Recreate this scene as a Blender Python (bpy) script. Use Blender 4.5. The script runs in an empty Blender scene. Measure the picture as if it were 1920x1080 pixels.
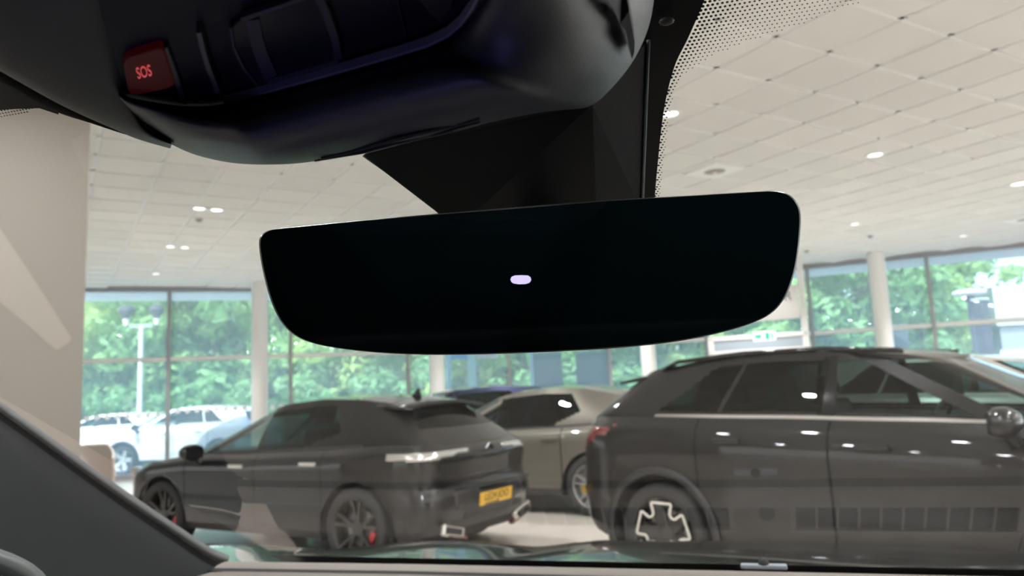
import bpy, bmesh, math, random
from mathutils import Vector, Matrix
random.seed(7)
SC = bpy.context.scene
COL = SC.collection
R = math.radians

# ------------------------------------------------------------------ camera
EYE = Vector((0, 0, 1.46))
FPX = 1440.0
_p, _a = R(7.6), R(2.5)
_F = Vector((0, math.cos(_p), math.sin(_p)))
_r0, _u0 = Vector((1, 0, 0)), Vector((0, -math.sin(_p), math.cos(_p)))
_RT = _r0 * math.cos(_a) - _u0 * math.sin(_a)
_UP = _u0 * math.cos(_a) + _r0 * math.sin(_a)
cam_d = bpy.data.cameras.new('camera')
cam = bpy.data.objects.new('camera', cam_d)
COL.objects.link(cam)
cam.matrix_world = Matrix(((_RT.x, _UP.x, -_F.x, EYE.x), (_RT.y, _UP.y, -_F.y, EYE.y), (_RT.z, _UP.z, -_F.z, EYE.z), (0, 0, 0, 1)))
cam_d.sensor_width = 36
cam_d.lens = 36 * FPX / 1920
cam_d.clip_start = 0.01
cam_d.clip_end = 300
cam_d.dof.use_dof = True
cam_d.dof.focus_distance = 0.40
cam_d.dof.aperture_fstop = 14.0
SC.camera = cam

# ------------------------------------------------------------------ view, world, light
SC.view_settings.view_transform = 'Standard'
SC.view_settings.look = 'None'
SC.view_settings.gamma = 1
SC.view_settings.exposure = 0.6
SC.view_settings.use_curve_mapping = False
SC.cycles.use_denoising = True
SC.cycles.max_bounces = 10
SC.cycles.transparent_max_bounces = 16
SC.cycles.caustics_reflective = False
SC.cycles.caustics_refractive = False
SC.cycles.sample_clamp_indirect = 6

world = bpy.data.worlds.new('sky')
SC.world = world
world.use_nodes = True
wn = world.node_tree
wn.nodes.clear()
_o = wn.nodes.new('ShaderNodeOutputWorld')
_b = wn.nodes.new('ShaderNodeBackground')
_s = wn.nodes.new('ShaderNodeTexSky')
_s.sky_type = 'NISHITA'
_s.sun_disc = False
_s.sun_elevation = R(48)
_s.sun_rotation = R(200)
_s.air_density = 1.0
_s.dust_density = 3.0
_b.inputs[1].default_value = 0.6
wn.links.new(_s.outputs[0], _b.inputs[0])
wn.links.new(_b.outputs[0], _o.inputs[0])

def light(name, kind, loc, energy, color=(1, 1, 1), rot=(0, 0, 0), size=1.0, size_y=None, shape='DISK'):
    d = bpy.data.lights.new(name, kind)
    d.energy = energy
    d.color = color
    if kind == 'AREA':
        d.shape = shape
        d.size = size
        if size_y:
            d.size_y = size_y
    o = bpy.data.objects.new(name, d)
    o.location = loc
    o.rotation_euler = rot
    COL.objects.link(o)
    return o

sun = light('sun', 'SUN', (0, -20, 30), 7.5, (1.0, 0.96, 0.88), (R(29), 0, R(-20)))
sun.data.angle = R(1.0)
# added fill panels inside the closed rear and side walls, brightening the hall
light('daylight_rear', 'AREA', (1, -8.2, 1.7), 120, (0.95, 0.97, 1.0), (R(105), 0, 0), 17, 3.0, 'RECTANGLE')
light('daylight_side', 'AREA', (14.6, 4, 1.7), 280, (0.95, 0.97, 1.0), (R(105), 0, R(90)), 14, 3.0, 'RECTANGLE')
light('daylight_far', 'AREA', (-13.0, 2, 1.7), 110, (0.95, 0.97, 1.0), (R(105), 0, R(-90)), 14, 3.0, 'RECTANGLE')
# ceiling downlights that stand outside the picture (behind and above the car)
for _x in (-7.2, -4.4, -1.6, 1.2, 4.0, 6.8, 9.6):
    for _y in (-5.6, -2.9, -0.2, 2.5, 4.6):
        light('downlight_lamp', 'AREA', (_x + 0.2 * _y, _y, 3.92), 26, (0.965, 0.97, 1.0), (0, 0, 0), 0.17)

for _x, _y in ((-1.5, 8.5), (0.5, 11.0), (2.5, 13.0), (-1.0, 14.5), (4.5, 15.0), (-3.2, 12.5), (1.8, 15.8)):  # added fill spots without fixtures, lifting the ceiling near the glass
    _l = light('downlight_lamp', 'SPOT', (_x, _y, 3.91), 260, (0.98, 0.97, 0.97))
    _l.data.spot_size = R(110)
    _l.data.spot_blend = 0.6
    _l.data.shadow_soft_size = 0.07

# ------------------------------------------------------------------ pixel / car helpers
def ray(px, py):
    return _RT * ((px - 960) / FPX) - _UP * ((py - 540) / FPX) + _F
def at(px, py, Y):
    """point seen at a pixel at forward distance Y"""
    d = ray(px, py)
    return EYE + d * (Y / d.y)
def atz(px, py, z):
    """point seen at a pixel at height z above the eye"""
    d = ray(px, py)
    return EYE + d * (z / d.z)
def proj(P):
    v = Vector(P) - EYE
    w = v.dot(_F)
    return 960 + FPX * v.dot(_RT) / w, 540 - FPX * v.dot(_UP) / w

HEAD = R(16)                     # our car's heading, right of the view
_ef = Vector((math.sin(HEAD), math.cos(HEAD), 0))
_er = Vector((math.cos(HEAD), -math.sin(HEAD), 0))
_ez = Vector((0, 0, 1))
def carp(f, l, z):
    """forward, right, up from the eye in our car's axes"""
    return EYE + _ef * f + _er * l + _ez * z
RAKE = R(26)
WS0 = carp(1.3, 0, -0.31)        # foot of the windscreen
WSN = (_ef * math.sin(RAKE) + _ez * math.cos(RAKE))
def on_glass(px, py, off=0.0):
    d = ray(px, py)
    t = ((WS0 - WSN * off) - EYE).dot(WSN) / d.dot(WSN)
    return EYE + d * t

def resample(pts, n):
    pts = [Vector(p) if len(p) == 3 else Vector((p[0], p[1], 0)) for p in pts]
    L = [0]
    for a, b in zip(pts, pts[1:]):
        L.append(L[-1] + (b - a).length)
    out = []
    for i in range(n):
        s = L[-1] * i / (n - 1)
        k = 0
        while k < len(L) - 2 and L[k + 1] < s:
            k += 1
        t = (s - L[k]) / max(1e-9, L[k + 1] - L[k])
        out.append(pts[k].lerp(pts[k + 1], min(1, max(0, t))))
    return out
def smooth_curve(pts, n=6):
    pts = [Vector(p) if len(p) == 3 else Vector((p[0], p[1], 0)) for p in pts]
    out = []
    for i in range(len(pts) - 1):
        p0, p1, p2, p3 = pts[max(0, i - 1)], pts[i], pts[i + 1], pts[min(len(pts) - 1, i + 2)]
        for k in range(n):
            t = k / n
            out.append(0.5 * ((2 * p1) + (p2 - p0) * t + (2 * p0 - 5 * p1 + 4 * p2 - p3) * t * t + (3 * p1 - p0 - 3 * p2 + p3) * t ** 3))
    out.append(pts[-1])
    return out

# ------------------------------------------------------------------ materials
MATS = {}
def mat(name, col, rough=0.5, metal=0.0, coat=0.0, spec=0.5, emit=None, estr=0.0, noise=None, bump=None, rnd=0.0):
    if name in MATS:
        return MATS[name]
    m = bpy.data.materials.new(name)
    m.use_nodes = True
    nt = m.node_tree
    p = nt.nodes['Principled BSDF']
    p.inputs['Base Color'].default_value = (*col, 1)
    p.inputs['Roughness'].default_value = rough
    p.inputs['Metallic'].default_value = metal
    p.inputs['Coat Weight'].default_value = coat
    p.inputs['Coat Roughness'].default_value = 0.03
    p.inputs['Specular IOR Level'].default_value = spec
    if emit:
        p.inputs['Emission Color'].default_value = (*emit, 1)
        p.inputs['Emission Strength'].default_value = estr
    if noise or rnd:
        mix = nt.nodes.new('ShaderNodeMix')
        mix.data_type = 'RGBA'
        mix.inputs[6].default_value = (*[c * (1 - (noise[1] if noise else rnd)) for c in col], 1)
        mix.inputs[7].default_value = (*[min(1, c * (1 + (noise[1] if noise else rnd))) for c in col], 1)
        if noise:
            tc = nt.nodes.new('ShaderNodeTexCoord')
            n = nt.nodes.new('ShaderNodeTexNoise')
            n.inputs['Scale'].default_value = noise[0]
            n.inputs['Detail'].default_value = 4
            nt.links.new(tc.outputs['Object'], n.inputs['Vector'])
            nt.links.new(n.outputs['Fac'], mix.inputs[0])
        else:
            oi = nt.nodes.new('ShaderNodeObjectInfo')
            nt.links.new(oi.outputs['Random'], mix.inputs[0])
        nt.links.new(mix.outputs[2], p.inputs['Base Color'])
    if bump:
        tc = nt.nodes.new('ShaderNodeTexCoord')
        n = nt.nodes.new('ShaderNodeTexNoise')
        n.inputs['Scale'].default_value = bump[0]
        b = nt.nodes.new('ShaderNodeBump')
        b.inputs['Strength'].default_value = bump[1]
        b.inputs['Distance'].default_value = 0.002
        nt.links.new(tc.outputs['Object'], n.inputs['Vector'])
        nt.links.new(n.outputs['Fac'], b.inputs['Height'])
        nt.links.new(b.outputs[0], p.inputs['Normal'])
    MATS[name] = m
    return m
def glass_mat(name, tint, ior=1.5, gain=1.8, rough=0.0, haze=None):
    """thin pane: tinted see-through with a Fresnel reflection"""
    if name in MATS:
        return MATS[name]
    m = bpy.data.materials.new(name)
    m.use_nodes = True
    nt = m.node_tree
    nt.nodes.clear()
    out = nt.nodes.new('ShaderNodeOutputMaterial')
    tr = nt.nodes.new('ShaderNodeBsdfTransparent')
    tr.inputs[0].default_value = (*tint, 1)
    gl = nt.nodes.new('ShaderNodeBsdfGlossy')
    gl.inputs['Roughness'].default_value = rough
    fr = nt.nodes.new('ShaderNodeFresnel')
    fr.inputs['IOR'].default_value = ior
    # a pane reflects at both of its faces; Fresnel of the far side of a thin pane equals the near one's
    geo = nt.nodes.new('ShaderNodeNewGeometry')
    vm = nt.nodes.new('ShaderNodeVectorMath')
    vm.operation = 'DOT_PRODUCT'
    nt.links.new(geo.outputs['Normal'], vm.inputs[0])
    nt.links.new(geo.outputs['Incoming'], vm.inputs[1])
    ab = nt.nodes.new('ShaderNodeMath'); ab.operation = 'ABSOLUTE'
    nt.links.new(vm.outputs['Value'], ab.inputs[0])
    om = nt.nodes.new('ShaderNodeMath'); om.operation = 'SUBTRACT'; om.inputs[0].default_value = 1.0; om.use_clamp = True
    nt.links.new(ab.outputs[0], om.inputs[1])
    pw = nt.nodes.new('ShaderNodeMath'); pw.operation = 'POWER'; pw.inputs[1].default_value = 5.0
    nt.links.new(om.outputs[0], pw.inputs[0])
    f0 = ((ior - 1) / (ior + 1)) ** 2
    ma = nt.nodes.new('ShaderNodeMath'); ma.operation = 'MULTIPLY_ADD'; ma.use_clamp = True
    ma.inputs[1].default_value = (1 - f0) * gain
    ma.inputs[2].default_value = f0 * gain
    nt.links.new(pw.outputs[0], ma.inputs[0])
    nt.nodes.remove(fr)
    mx = nt.nodes.new('ShaderNodeMixShader')
    nt.links.new(ma.outputs[0], mx.inputs[0])
    nt.links.new(tr.outputs[0], mx.inputs[1])
    nt.links.new(gl.outputs[0], mx.inputs[2])
    last = mx
    if haze:
        df = nt.nodes.new('ShaderNodeBsdfTranslucent')
        df.inputs[0].default_value = (*haze[0], 1)
        m2 = nt.nodes.new('ShaderNodeMixShader')
        m2.inputs[0].default_value = haze[1]
        nt.links.new(mx.outputs[0], m2.inputs[1])
        nt.links.new(df.outputs[0], m2.inputs[2])
        last = m2
    nt.links.new(last.outputs[0], out.inputs[0])
    MATS[name] = m
    return m

# ------------------------------------------------------------------ object helpers
def link(o, parent=None):
    COL.objects.link(o)
    if parent:
        o.parent = parent
    return o
def mesh(name, verts, faces, m, parent=None, smooth=False, origin=None, kind=None, label=None):
    me = bpy.data.meshes.new(name)
    if origin is not None:
        verts = [Vector(v) - origin for v in verts]
    me.from_pydata([tuple(v) for v in verts], [], faces)
    me.validate()
    me.update()
    ms = m if isinstance(m, (list, tuple)) else [m]
    for x in ms:
        me.materials.append(x)
    if smooth:
        for p in me.polygons:
            p.use_smooth = True
    o = bpy.data.objects.new(name, me)
    if kind:
        o['kind'] = kind
    if label:
        o['label'] = label
    return link(o, parent)
def from_bm(name, bm, m, parent=None, smooth=False, kind=None, label=None):
    bmesh.ops.recalc_face_normals(bm, faces=bm.faces)
    me = bpy.data.meshes.new(name)
    bm.to_mesh(me)
    bm.free()
    for x in (m if isinstance(m, (list, tuple)) else [m]):
        me.materials.append(x)
    if smooth:
        for p in me.polygons:
            p.use_smooth = True
    o = bpy.data.objects.new(name, me)
    if kind:
        o['kind'] = kind
    if label:
        o['label'] = label
    return link(o, parent)
def empty(name, loc=(0, 0, 0), rz=0, label=None, cat=None, group=None, kind=None):
    o = bpy.data.objects.new(name, None)
    o.empty_display_size = 0.1
    o.location = loc
    o.rotation_euler = (0, 0, rz)
    if label: o['label'] = label
    if cat: o['category'] = cat
    if group: o['group'] = group
    if kind: o['kind'] = kind
    return link(o)
def tag(o, label=None, cat=None, group=None, kind=None):
    if label: o['label'] = label
    if cat: o['category'] = cat
    if group: o['group'] = group
    if kind: o['kind'] = kind
    return o
def box(bm, c, s, M=None):
    vs = []
    for dx, dy, dz in ((-1, -1, -1), (1, -1, -1), (1, 1, -1), (-1, 1, -1), (-1, -1, 1), (1, -1, 1), (1, 1, 1), (-1, 1, 1)):
        v = Vector((c[0] + dx * s[0] / 2, c[1] + dy * s[1] / 2, c[2] + dz * s[2] / 2))
        vs.append(bm.verts.new(M @ v if M else v))
    for f in ((0, 3, 2, 1), (4, 5, 6, 7), (0, 1, 5, 4), (1, 2, 6, 5), (2, 3, 7, 6), (3, 0, 4, 7)):
        bm.faces.new([vs[i] for i in f])
def boxo(name, c, s, m, parent=None, bevel=0, rz=0, kind=None, label=None, seg=2):
    bm = bmesh.new()
    box(bm, (0, 0, 0), s)
    o = from_bm(name, bm, m, parent, kind=kind, label=label)
    o.location = c
    o.rotation_euler = (0, 0, rz)
    if bevel:
        b = o.modifiers.new('bevel', 'BEVEL')
        b.width = bevel
        b.segments = seg
    return o
def lathe(bm, prof, n=24, M=None, cap=True):
    rings = []
    for r, z in prof:
        ring = []
        for i in range(n):
            a = 2 * math.pi * i / n
            v = Vector((r * math.cos(a), r * math.sin(a), z))
            ring.append(bm.verts.new(M @ v if M else v))
        rings.append(ring)
    for A, B in zip(rings, rings[1:]):
        for i in range(n):
            bm.faces.new((A[i], A[(i + 1) % n], B[(i + 1) % n], B[i]))
    if cap:
        if prof[0][0] > 1e-6: bm.faces.new(list(reversed(rings[0])))
        if prof[-1][0] > 1e-6: bm.faces.new(rings[-1])
def latheo(name, prof, m, parent=None, loc=(0, 0, 0), n=24, rot=None, smooth=True, cap=True, kind=None, label=None):
    bm = bmesh.new()
    lathe(bm, prof, n, None, cap)
    o = from_bm(name, bm, m, parent, smooth, kind, label)
    o.location = loc
    if rot: o.rotation_euler = rot
    if smooth:
        e = o.modifiers.new('edges', 'EDGE_SPLIT')
        e.split_angle = R(40)
    return o
def tube(bm, pts, r, n=8):
    pts = [Vector(p) for p in pts]
    rings = []
    for i, p in enumerate(pts):
        d = (pts[min(i + 1, len(pts) - 1)] - pts[max(i - 1, 0)]).normalized()
        u = d.cross(Vector((0, 0, 1)))
        if u.length < 1e-3:
            u = d.cross(Vector((1, 0, 0)))
        u.normalize()
        w = d.cross(u)
        rr = r[i] if isinstance(r, (list, tuple)) else r
        rings.append([bm.verts.new(p + (u * math.cos(2 * math.pi * k / n) + w * math.sin(2 * math.pi * k / n)) * rr) for k in range(n)])
    for A, B in zip(rings, rings[1:]):
        for k in range(n):
            bm.faces.new((A[k], A[(k + 1) % n], B[(k + 1) % n], B[k]))
    bm.faces.new(list(reversed(rings[0])))
    bm.faces.new(rings[-1])
def sheet(name, rows, m, parent, thick=0.0, sub=0, smooth=True, label=None, origin=None, flip=False):
    n = len(rows[0])
    V, Fc = [], []
    for r in rows:
        assert len(r) == n, name
        V += [Vector(p) for p in r]
    for j in range(len(rows) - 1):
        for i in range(n - 1):
            q = (j * n + i, j * n + i + 1, (j + 1) * n + i + 1, (j + 1) * n + i)
            Fc.append(tuple(reversed(q)) if flip else q)
    o = mesh(name, V, Fc, m, parent, smooth, origin=origin, label=label)
    if sub:
        s = o.modifiers.new('sub', 'SUBSURF')
        s.levels = s.render_levels = sub
    if thick:
        s = o.modifiers.new('solid', 'SOLIDIFY')
        s.thickness = thick
        s.offset = -1
    return o
def text(name, s, size, M, m, parent=None, extrude=0.0005, label=None):
    cu = bpy.data.curves.new(name, 'FONT')
    cu.body = s
    cu.size = size
    cu.extrude = extrude
    cu.align_x = 'CENTER'
    cu.align_y = 'CENTER'
    cu.materials.append(m)
    o = bpy.data.objects.new(name, cu)
    if label: o['label'] = label
    me = bpy.data.meshes.new_from_object(o)
    me.name = name
    bpy.data.objects.remove(o)
    o = bpy.data.objects.new(name, me)
    if label: o['label'] = label
    link(o, parent)
    o.matrix_local = M
    return o
def frame(o, x, y):
    """matrix with origin o, local X along x, local Y as near y as possible"""
    x = Vector(x).normalized()
    z = x.cross(Vector(y)).normalized()
    y = z.cross(x)
    return Matrix(((x.x, y.x, z.x, o[0]), (x.y, y.y, z.y, o[1]), (x.z, y.z, z.z, o[2]), (0, 0, 0, 1)))
def inpoly(x, y, P):
    c = False
    j = len(P) - 1
    for i in range(len(P)):
        if (P[i][1] > y) != (P[j][1] > y) and x < (P[j][0] - P[i][0]) * (y - P[i][1]) / (P[j][1] - P[i][1]) + P[i][0]:
            c = not c
        j = i
    return c

# ================================================================== THE HALL
M_floor = mat('floor_stone', (0.64, 0.575, 0.51), 0.22, noise=(3.0, 0.06))
M_tile = mat('ceiling_tile', (0.81, 0.80, 0.765), 0.9, rnd=0.035)
M_tbar = mat('ceiling_grid_white', (0.84, 0.84, 0.83), 0.6)
M_wall = mat('plaster_white', (0.75, 0.73, 0.69), 0.8, noise=(2.0, 0.02))
M_beige = mat('plaster_beige', (0.245, 0.222, 0.193), 0.85, noise=(1.5, 0.02))
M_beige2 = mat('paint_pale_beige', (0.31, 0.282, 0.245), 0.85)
M_white = mat('white_paint', (0.78, 0.77, 0.75), 0.5)
M_mull = mat('grey_frame', (0.34, 0.35, 0.37), 0.45)
M_pane = glass_mat('facade_glass', (0.88, 0.95, 0.96), 1.5, 0.7, haze=((0.75, 0.88, 0.95), 0.2))
M_dot = mat('frosted_dot', (0.85, 0.9, 0.92), 0.7)
M_lamp = mat('lamp_lens', (1, 1, 1), 0.3, emit=(1.0, 0.95, 0.9), estr=1.5)
M_dark = mat('dark_void', (0.01, 0.01, 0.012), 0.8)

FACADE = [(-13.0, 14.35), (-8.85, 15.75), (-5.66, 16.81), (-2.6, 17.55), (0.5, 17.95), (3.5, 17.85), (6.42, 17.15), (10.33, 15.26), (14.5, 13.2)]
def facade_y(x):
    for (x0, y0), (x1, y1) in zip(FACADE, FACADE[1:]):
        if x <= x1:
            return y0 + (y1 - y0) * (x - x0) / (x1 - x0)
    return FACADE[-1][1]
HALL = FACADE + [(15, -8.6), (-13.5, -8.6)]
CZ = 3.94

def prism(name, poly, z0, z1, m, parent=None, kind=None, label=None):
    n = len(poly)
    V = [(x, y, z0) for x, y in poly] + [(x, y, z1) for x, y in poly]
    Fc = [tuple(reversed(range(n))), tuple(range(n, 2 * n))] + [(i, (i + 1) % n, n + (i + 1) % n, n + i) for i in range(n)]
    bm = bmesh.new()
    vs = [bm.verts.new(v) for v in V]
    for f in Fc:
        bm.faces.new([vs[i] for i in f])
    return from_bm(name, bm, m, parent, kind=kind, label=label)
ext = [(x * 1.0, y + 0.12) for x, y in FACADE]
prism('floor', ext + [(15.2, -8.8), (-13.8, -8.8)], -0.15, 0.0, M_floor, kind='structure')
ceiling = prism('ceiling', ext + [(15.2, -8.8), (-13.8, -8.8)], CZ + 0.03, CZ + 0.5, M_wall, kind='structure')
# outside canopy: the soffit runs on beyond the glass
M_soffit = mat('soffit_bluegrey', (0.80, 0.84, 0.92), 0.7)
prism('trim_1', [(x, y + 0.12) for x, y in FACADE] + [(x * 1.06, y + 1.75) for x, y in reversed(FACADE)], CZ - 0.04, CZ + 0.5, M_soffit, kind='structure', label='pale blue-grey soffit beyond the glass')
def wall(name, a, b, z0, z1, t, m):
    a, b = Vector((*a, 0)), Vector((*b, 0))
    d = (b - a).normalized()
    n = Vector((-d.y, d.x, 0)) * t
    return prism(name, [tuple(a.xy), tuple(b.xy), tuple((b + n).xy), tuple((a + n).xy)], z0, z1, m, kind='structure')
wall('wall_rear', (15, -8.7), (-13.5, -8.7), 0, CZ + 0.03, 0.2, M_wall).location.y = -0.25
wall('wall_side', (15.1, 13.0), (15.1, -8.7), 0, CZ + 0.03, -0.2, M_wall)
wall('wall_far', (-13.4, -8.7), (-13.4, 14.3), 0, CZ + 0.03, -0.2, M_wall)
# the beige partition at the left edge of the picture
wb = Vector((-3.40, 6.05, 0))
wd = Vector((math.sin(R(59)), math.cos(R(59)), 0))
wl = wall('wall_left', tuple((wb - wd * 6).xy), tuple(wb.xy), 0, CZ - 0.003, 0.22, M_beige)
# pale angular patch of light, painted onto it as colour
wn_ = Vector((wd.y, -wd.x, 0))
def on_wall(px, py, off=0.004):
    d = ray(px, py)
    t = (wb + wn_ * off - EYE).dot(wn_) / d.dot(wn_)
    return EYE + d * t
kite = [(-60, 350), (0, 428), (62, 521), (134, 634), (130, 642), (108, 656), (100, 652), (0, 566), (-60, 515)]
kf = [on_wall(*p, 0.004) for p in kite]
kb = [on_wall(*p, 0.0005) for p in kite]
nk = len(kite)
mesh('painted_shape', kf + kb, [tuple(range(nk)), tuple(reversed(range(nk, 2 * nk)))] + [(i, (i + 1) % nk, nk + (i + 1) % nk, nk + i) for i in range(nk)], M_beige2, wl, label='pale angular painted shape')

# ---- ceiling tiles
ta = R(-30.8)
cu_ = Vector((math.sin(ta), math.cos(ta), 0))       # along the rows
cn_ = Vector((math.cos(ta), -math.sin(ta), 0))
A0, B0, PITCH, TS = 4.474, 2.964, 0.6, 0.556
tm = bpy.data.meshes.new('ceiling_tile')
bmx = bmesh.new()
h = TS / 2
vt = [bmx.verts.new((x, y, z)) for z, k in ((0, h - 0.004), (0.004, h), (0.024, h)) for x, y in ((-k, -k), (k, -k), (k, k), (-k, k))]
bmx.faces.new([vt[3], vt[2], vt[1], vt[0]])
for l in (0, 4):
    for i in range(4):
        bmx.faces.new((vt[l + i], vt[l + (i + 1) % 4], vt[l + 4 + (i + 1) % 4], vt[l + 4 + i]))
bmx.to_mesh(tm)
bmx.free()
tm.materials.append(M_tile)
tiles, rest = [], []
for i in range(-40, 40):
    for j in range(-30, 50):
        c = cn_ * (A0 + (i + 0.5) * PITCH) + cu_ * (B0 + (j + 0.5) * PITCH)
        if not inpoly(c.x, c.y, HALL) or c.y > facade_y(c.x) - 0.30 or c.y < -7.5:
            continue
        P = Vector((c.x, c.y, CZ))
        vis = False
        if c.y > 1.0:
            x, y = proj(P)
            vis = -60 < x < 1980 and -80 < y and not (330 < x < 1180 and y < 250) and not (x < 150)
        (tiles if vis else rest).append((c.length, c))
tiles.sort(key=lambda q: q[0])
rest += tiles[300:]
for _, c in tiles[:300]:
    o = bpy.data.objects.new('ceiling_tile', tm)
    o.location = (c.x, c.y, CZ)
    o.rotation_euler = (0, 0, -ta)
    link(o, ceiling)
bm = bmesh.new()
for _, c in rest:
    box(bm, (0, 0, 0.01), (TS, TS, 0.02), Matrix.Translation((c.x, c.y, CZ)) @ Matrix.Rotation(-ta, 4, 'Z'))
from_bm('ceiling_tiles_beyond', bm, M_tile, ceiling, kind='stuff')
bm = bmesh.new()
for k in range(-40, 50):
    for off, d, n, in ((A0, cu_, cn_), (B0, cn_, cu_)):
        run = []
        for s in range(-60, 61):
            c = n * (off + k * PITCH) + d * (s * 0.5)
            if inpoly(c.x, c.y, HALL) and c.y < facade_y(c.x) - 0.2:
                run.append(s * 0.5)
        if len(run) > 1:
            c = n * (off + k * PITCH) + d * ((run[0] + run[-1]) / 2)
            ang = math.atan2(d.y, d.x)
            box(bm, (0, 0, 0), (run[-1] - run[0], 0.043, 0.010), Matrix.Translation((c.x, c.y, CZ + 0.016)) @ Matrix.Rotation(ang, 4, 'Z'))
from_bm('ceiling_grid', bm, M_tbar, ceiling, kind='stuff')

# ---- glass front: one window per bay between the posts
bays = [-12.4, -10.2, -7.32, -4.95, -2.45, -0.15, 2.2, 4.4, 6.62, 8.75, 11.0, 13.4]
def fp(x):
    return Vector((x, facade_y(x), 0))
DOTR = bpy.data.meshes.new('frosted_dot')
bmx = bmesh.new()
lathe(bmx, [(0.055, 0), (0.055, 0.004)], 14)
bmx.to_mesh(DOTR)
bmx.free()
DOTR.materials.append(M_dot)
TRZ, TOPZ = 2.43, CZ + 0.02
for k, (xa, xb) in enumerate(zip(bays, bays[1:])):
    a, b = fp(xa), fp(xb)
    d = (b - a)
    L = d.length
    d.normalize()
    rz = math.atan2(d.y, d.x)
    w = empty('window_%d' % (k + 1), tuple((a + b) / 2), rz, kind='structure')
    boxo('frame_sill', (0, 0, 0.05), (L, 0.09, 0.1), M_mull, w)
    boxo('frame_transom', (0, 0, TRZ), (L - 0.06, 0.09, 0.085), M_white, w)
    boxo('frame_head', (0, 0, TOPZ - 0.05), (L, 0.1, 0.1), M_mull, w)
    boxo('frame_post', (-L / 2, 0, TOPZ / 2), (0.075, 0.13, TOPZ), M_mull, w)
    p1 = boxo('pane', (0, 0, (TRZ + 0.1) / 2), (L - 0.07, 0.012, TRZ - 0.11), M_pane, w)
    boxo('pane', (0, 0, (TRZ + TOPZ) / 2), (L - 0.07, 0.012, TOPZ - TRZ - 0.03), M_pane, w)
    if xb < -4 or xa > 6:
        n = int((L - 0.1) / 0.19)
        for i in range(n):
            o = bpy.data.objects.new('frosted_dot', DOTR)
            o.location = ((i - (n - 1) / 2) * 0.19, -0.007, 1.335 - (TRZ + 0.1) / 2 - (0.06 if xb < -7 else 0.0))
            o.rotation_euler = (R(90), 0, 0)
            link(o, p1)

# ---- round columns just inside the glass
def column(px, Y, label):
    P = at(px, 690, Y)
    P.z = 0
    r = empty('column', tuple(P), 0, label, 'column', 'round columns along the glass front')
    latheo('shaft', [(0.165, 0), (0.165, CZ - 0.001)], M_white, r, n=32)
    latheo('base_ring', [(0.185, 0), (0.185, 0.08), (0.168, 0.085)], M_mull, r, n=32)
    return r
column(487, 15.9, 'white round column beside the two-paned window, behind the black hatchback')
column(819, 16.7, 'white round column showing just below the mirror, left of the blue sign')
column(1217, 16.9, 'white round column below the mirror, behind the dark SUV roof')
column(1664, 15.6, 'white round column rising behind the middle of the dark SUV roof')

# ---- ceiling fittings
CEIL_LOC = lambda px, py: atz(px, py, CZ - EYE.z)
def downlight(px, py, label, lamps=1, r=0.075, power=18):
    P = CEIL_LOC(px, py)
    o = empty('downlight', (P.x, P.y, CZ - 0.004), -ta, label, 'ceiling light', 'recessed downlights')
    for i in range(lamps):
        x = (i - (lamps - 1) / 2) * 0.21
        latheo('trim_ring', [(r + 0.03, 0.002), (r + 0.027, -0.008), (r, -0.006), (r - 0.012, 0.006)], M_tbar, o, (x, 0, 0), 20, cap=False)
        latheo('lens', [(0.001, -0.001), (r - 0.01, 0.001)], M_lamp, o, (x, 0, 0), 20, rot=(0, 0, 0), cap=False)
    l = light('downlight_lamp', 'SPOT', (P.x, P.y, CZ - 0.02), power * lamps * 15, (0.98, 0.97, 0.97))
    l.data.spot_size = R(110)
    l.data.spot_blend = 0.6
    l.data.shadow_soft_size = 0.07
    return o
downlight(390, 392, 'twin recessed downlight, largest of those left of the mirror', 2, 0.08)
downlight(333, 463, 'paired small downlight between the twin one and the window', 2, 0.07)
downlight(292, 513, 'small downlight nearest the window left of the mirror', 1, 0.075)
downlight(1641, 290, 'recessed downlight right of the square ceiling diffuser', 1, 0.085)
downlight(1257, 213, 'bright recessed downlight seen through the dotted band of the windscreen', 1, 0.08)
downlight(1912, 344, 'white recessed downlight at the right margin, above the second diffuser', 1, 0.11)
downlight(1603, 420, 'small downlight between the mirror and the round column', 1, 0.07)
downlight(1806, 442, 'small downlight above the right-hand end of the glass front', 1, 0.07)
def sprinkler(px, py, label):
    P = CEIL_LOC(px, py)
    o = empty('smoke_detector', (P.x, P.y, CZ), 0, label, 'detector', 'ceiling detectors')
    latheo('base', [(0.055, 0), (0.055, -0.012), (0.045, -0.016)], M_mull, o, n=18)
    latheo('sensing_head', [(0.036, -0.014), (0.034, -0.034), (0.02, -0.042)], mat('grey_plastic', (0.35, 0.35, 0.35), 0.5), o, n=18)
sprinkler(373, 411, 'small grey ceiling detector just below the twin downlight')
sprinkler(1632, 442, 'small grey ceiling detector right of the mirror, below a downlight')
sprinkler(1512, 470, 'small grey ceiling detector close to the mirror corner')
M_cone = mat('speaker_grey_brown', (0.38, 0.34, 0.28), 0.6)
def diffuser(px, py, label, s=0.44):
    P = CEIL_LOC(px, py)
    o = empty('ceiling_diffuser', (P.x, P.y, CZ), -ta, label, 'air diffuser', 'square ceiling diffusers')
    boxo('plate', (0, 0, -0.006), (s, s, 0.012), mat('diffuser_white', (0.9, 0.9, 0.88), 0.5), o, 0.003)
    latheo('cone', [(0.125, -0.012), (0.115, -0.0135), (0.09, -0.0125)], M_cone, o, n=28, cap=False)
    latheo('inner_disc', [(0.098, -0.0125), (0.05, -0.02), (0.035, -0.026), (0.001, -0.027)], M_cone, o, n=28)
    latheo('centre_cap', [(0.03, -0.026), (0.028, -0.032), (0.001, -0.034)], M_tbar, o, n=16)
diffuser(1340, 320, 'square white diffuser with round grey centre, just above the mirror corner', 0.50)
diffuser(1922, 411, 'square white diffuser cut by the right margin of the picture', 0.50)

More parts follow.
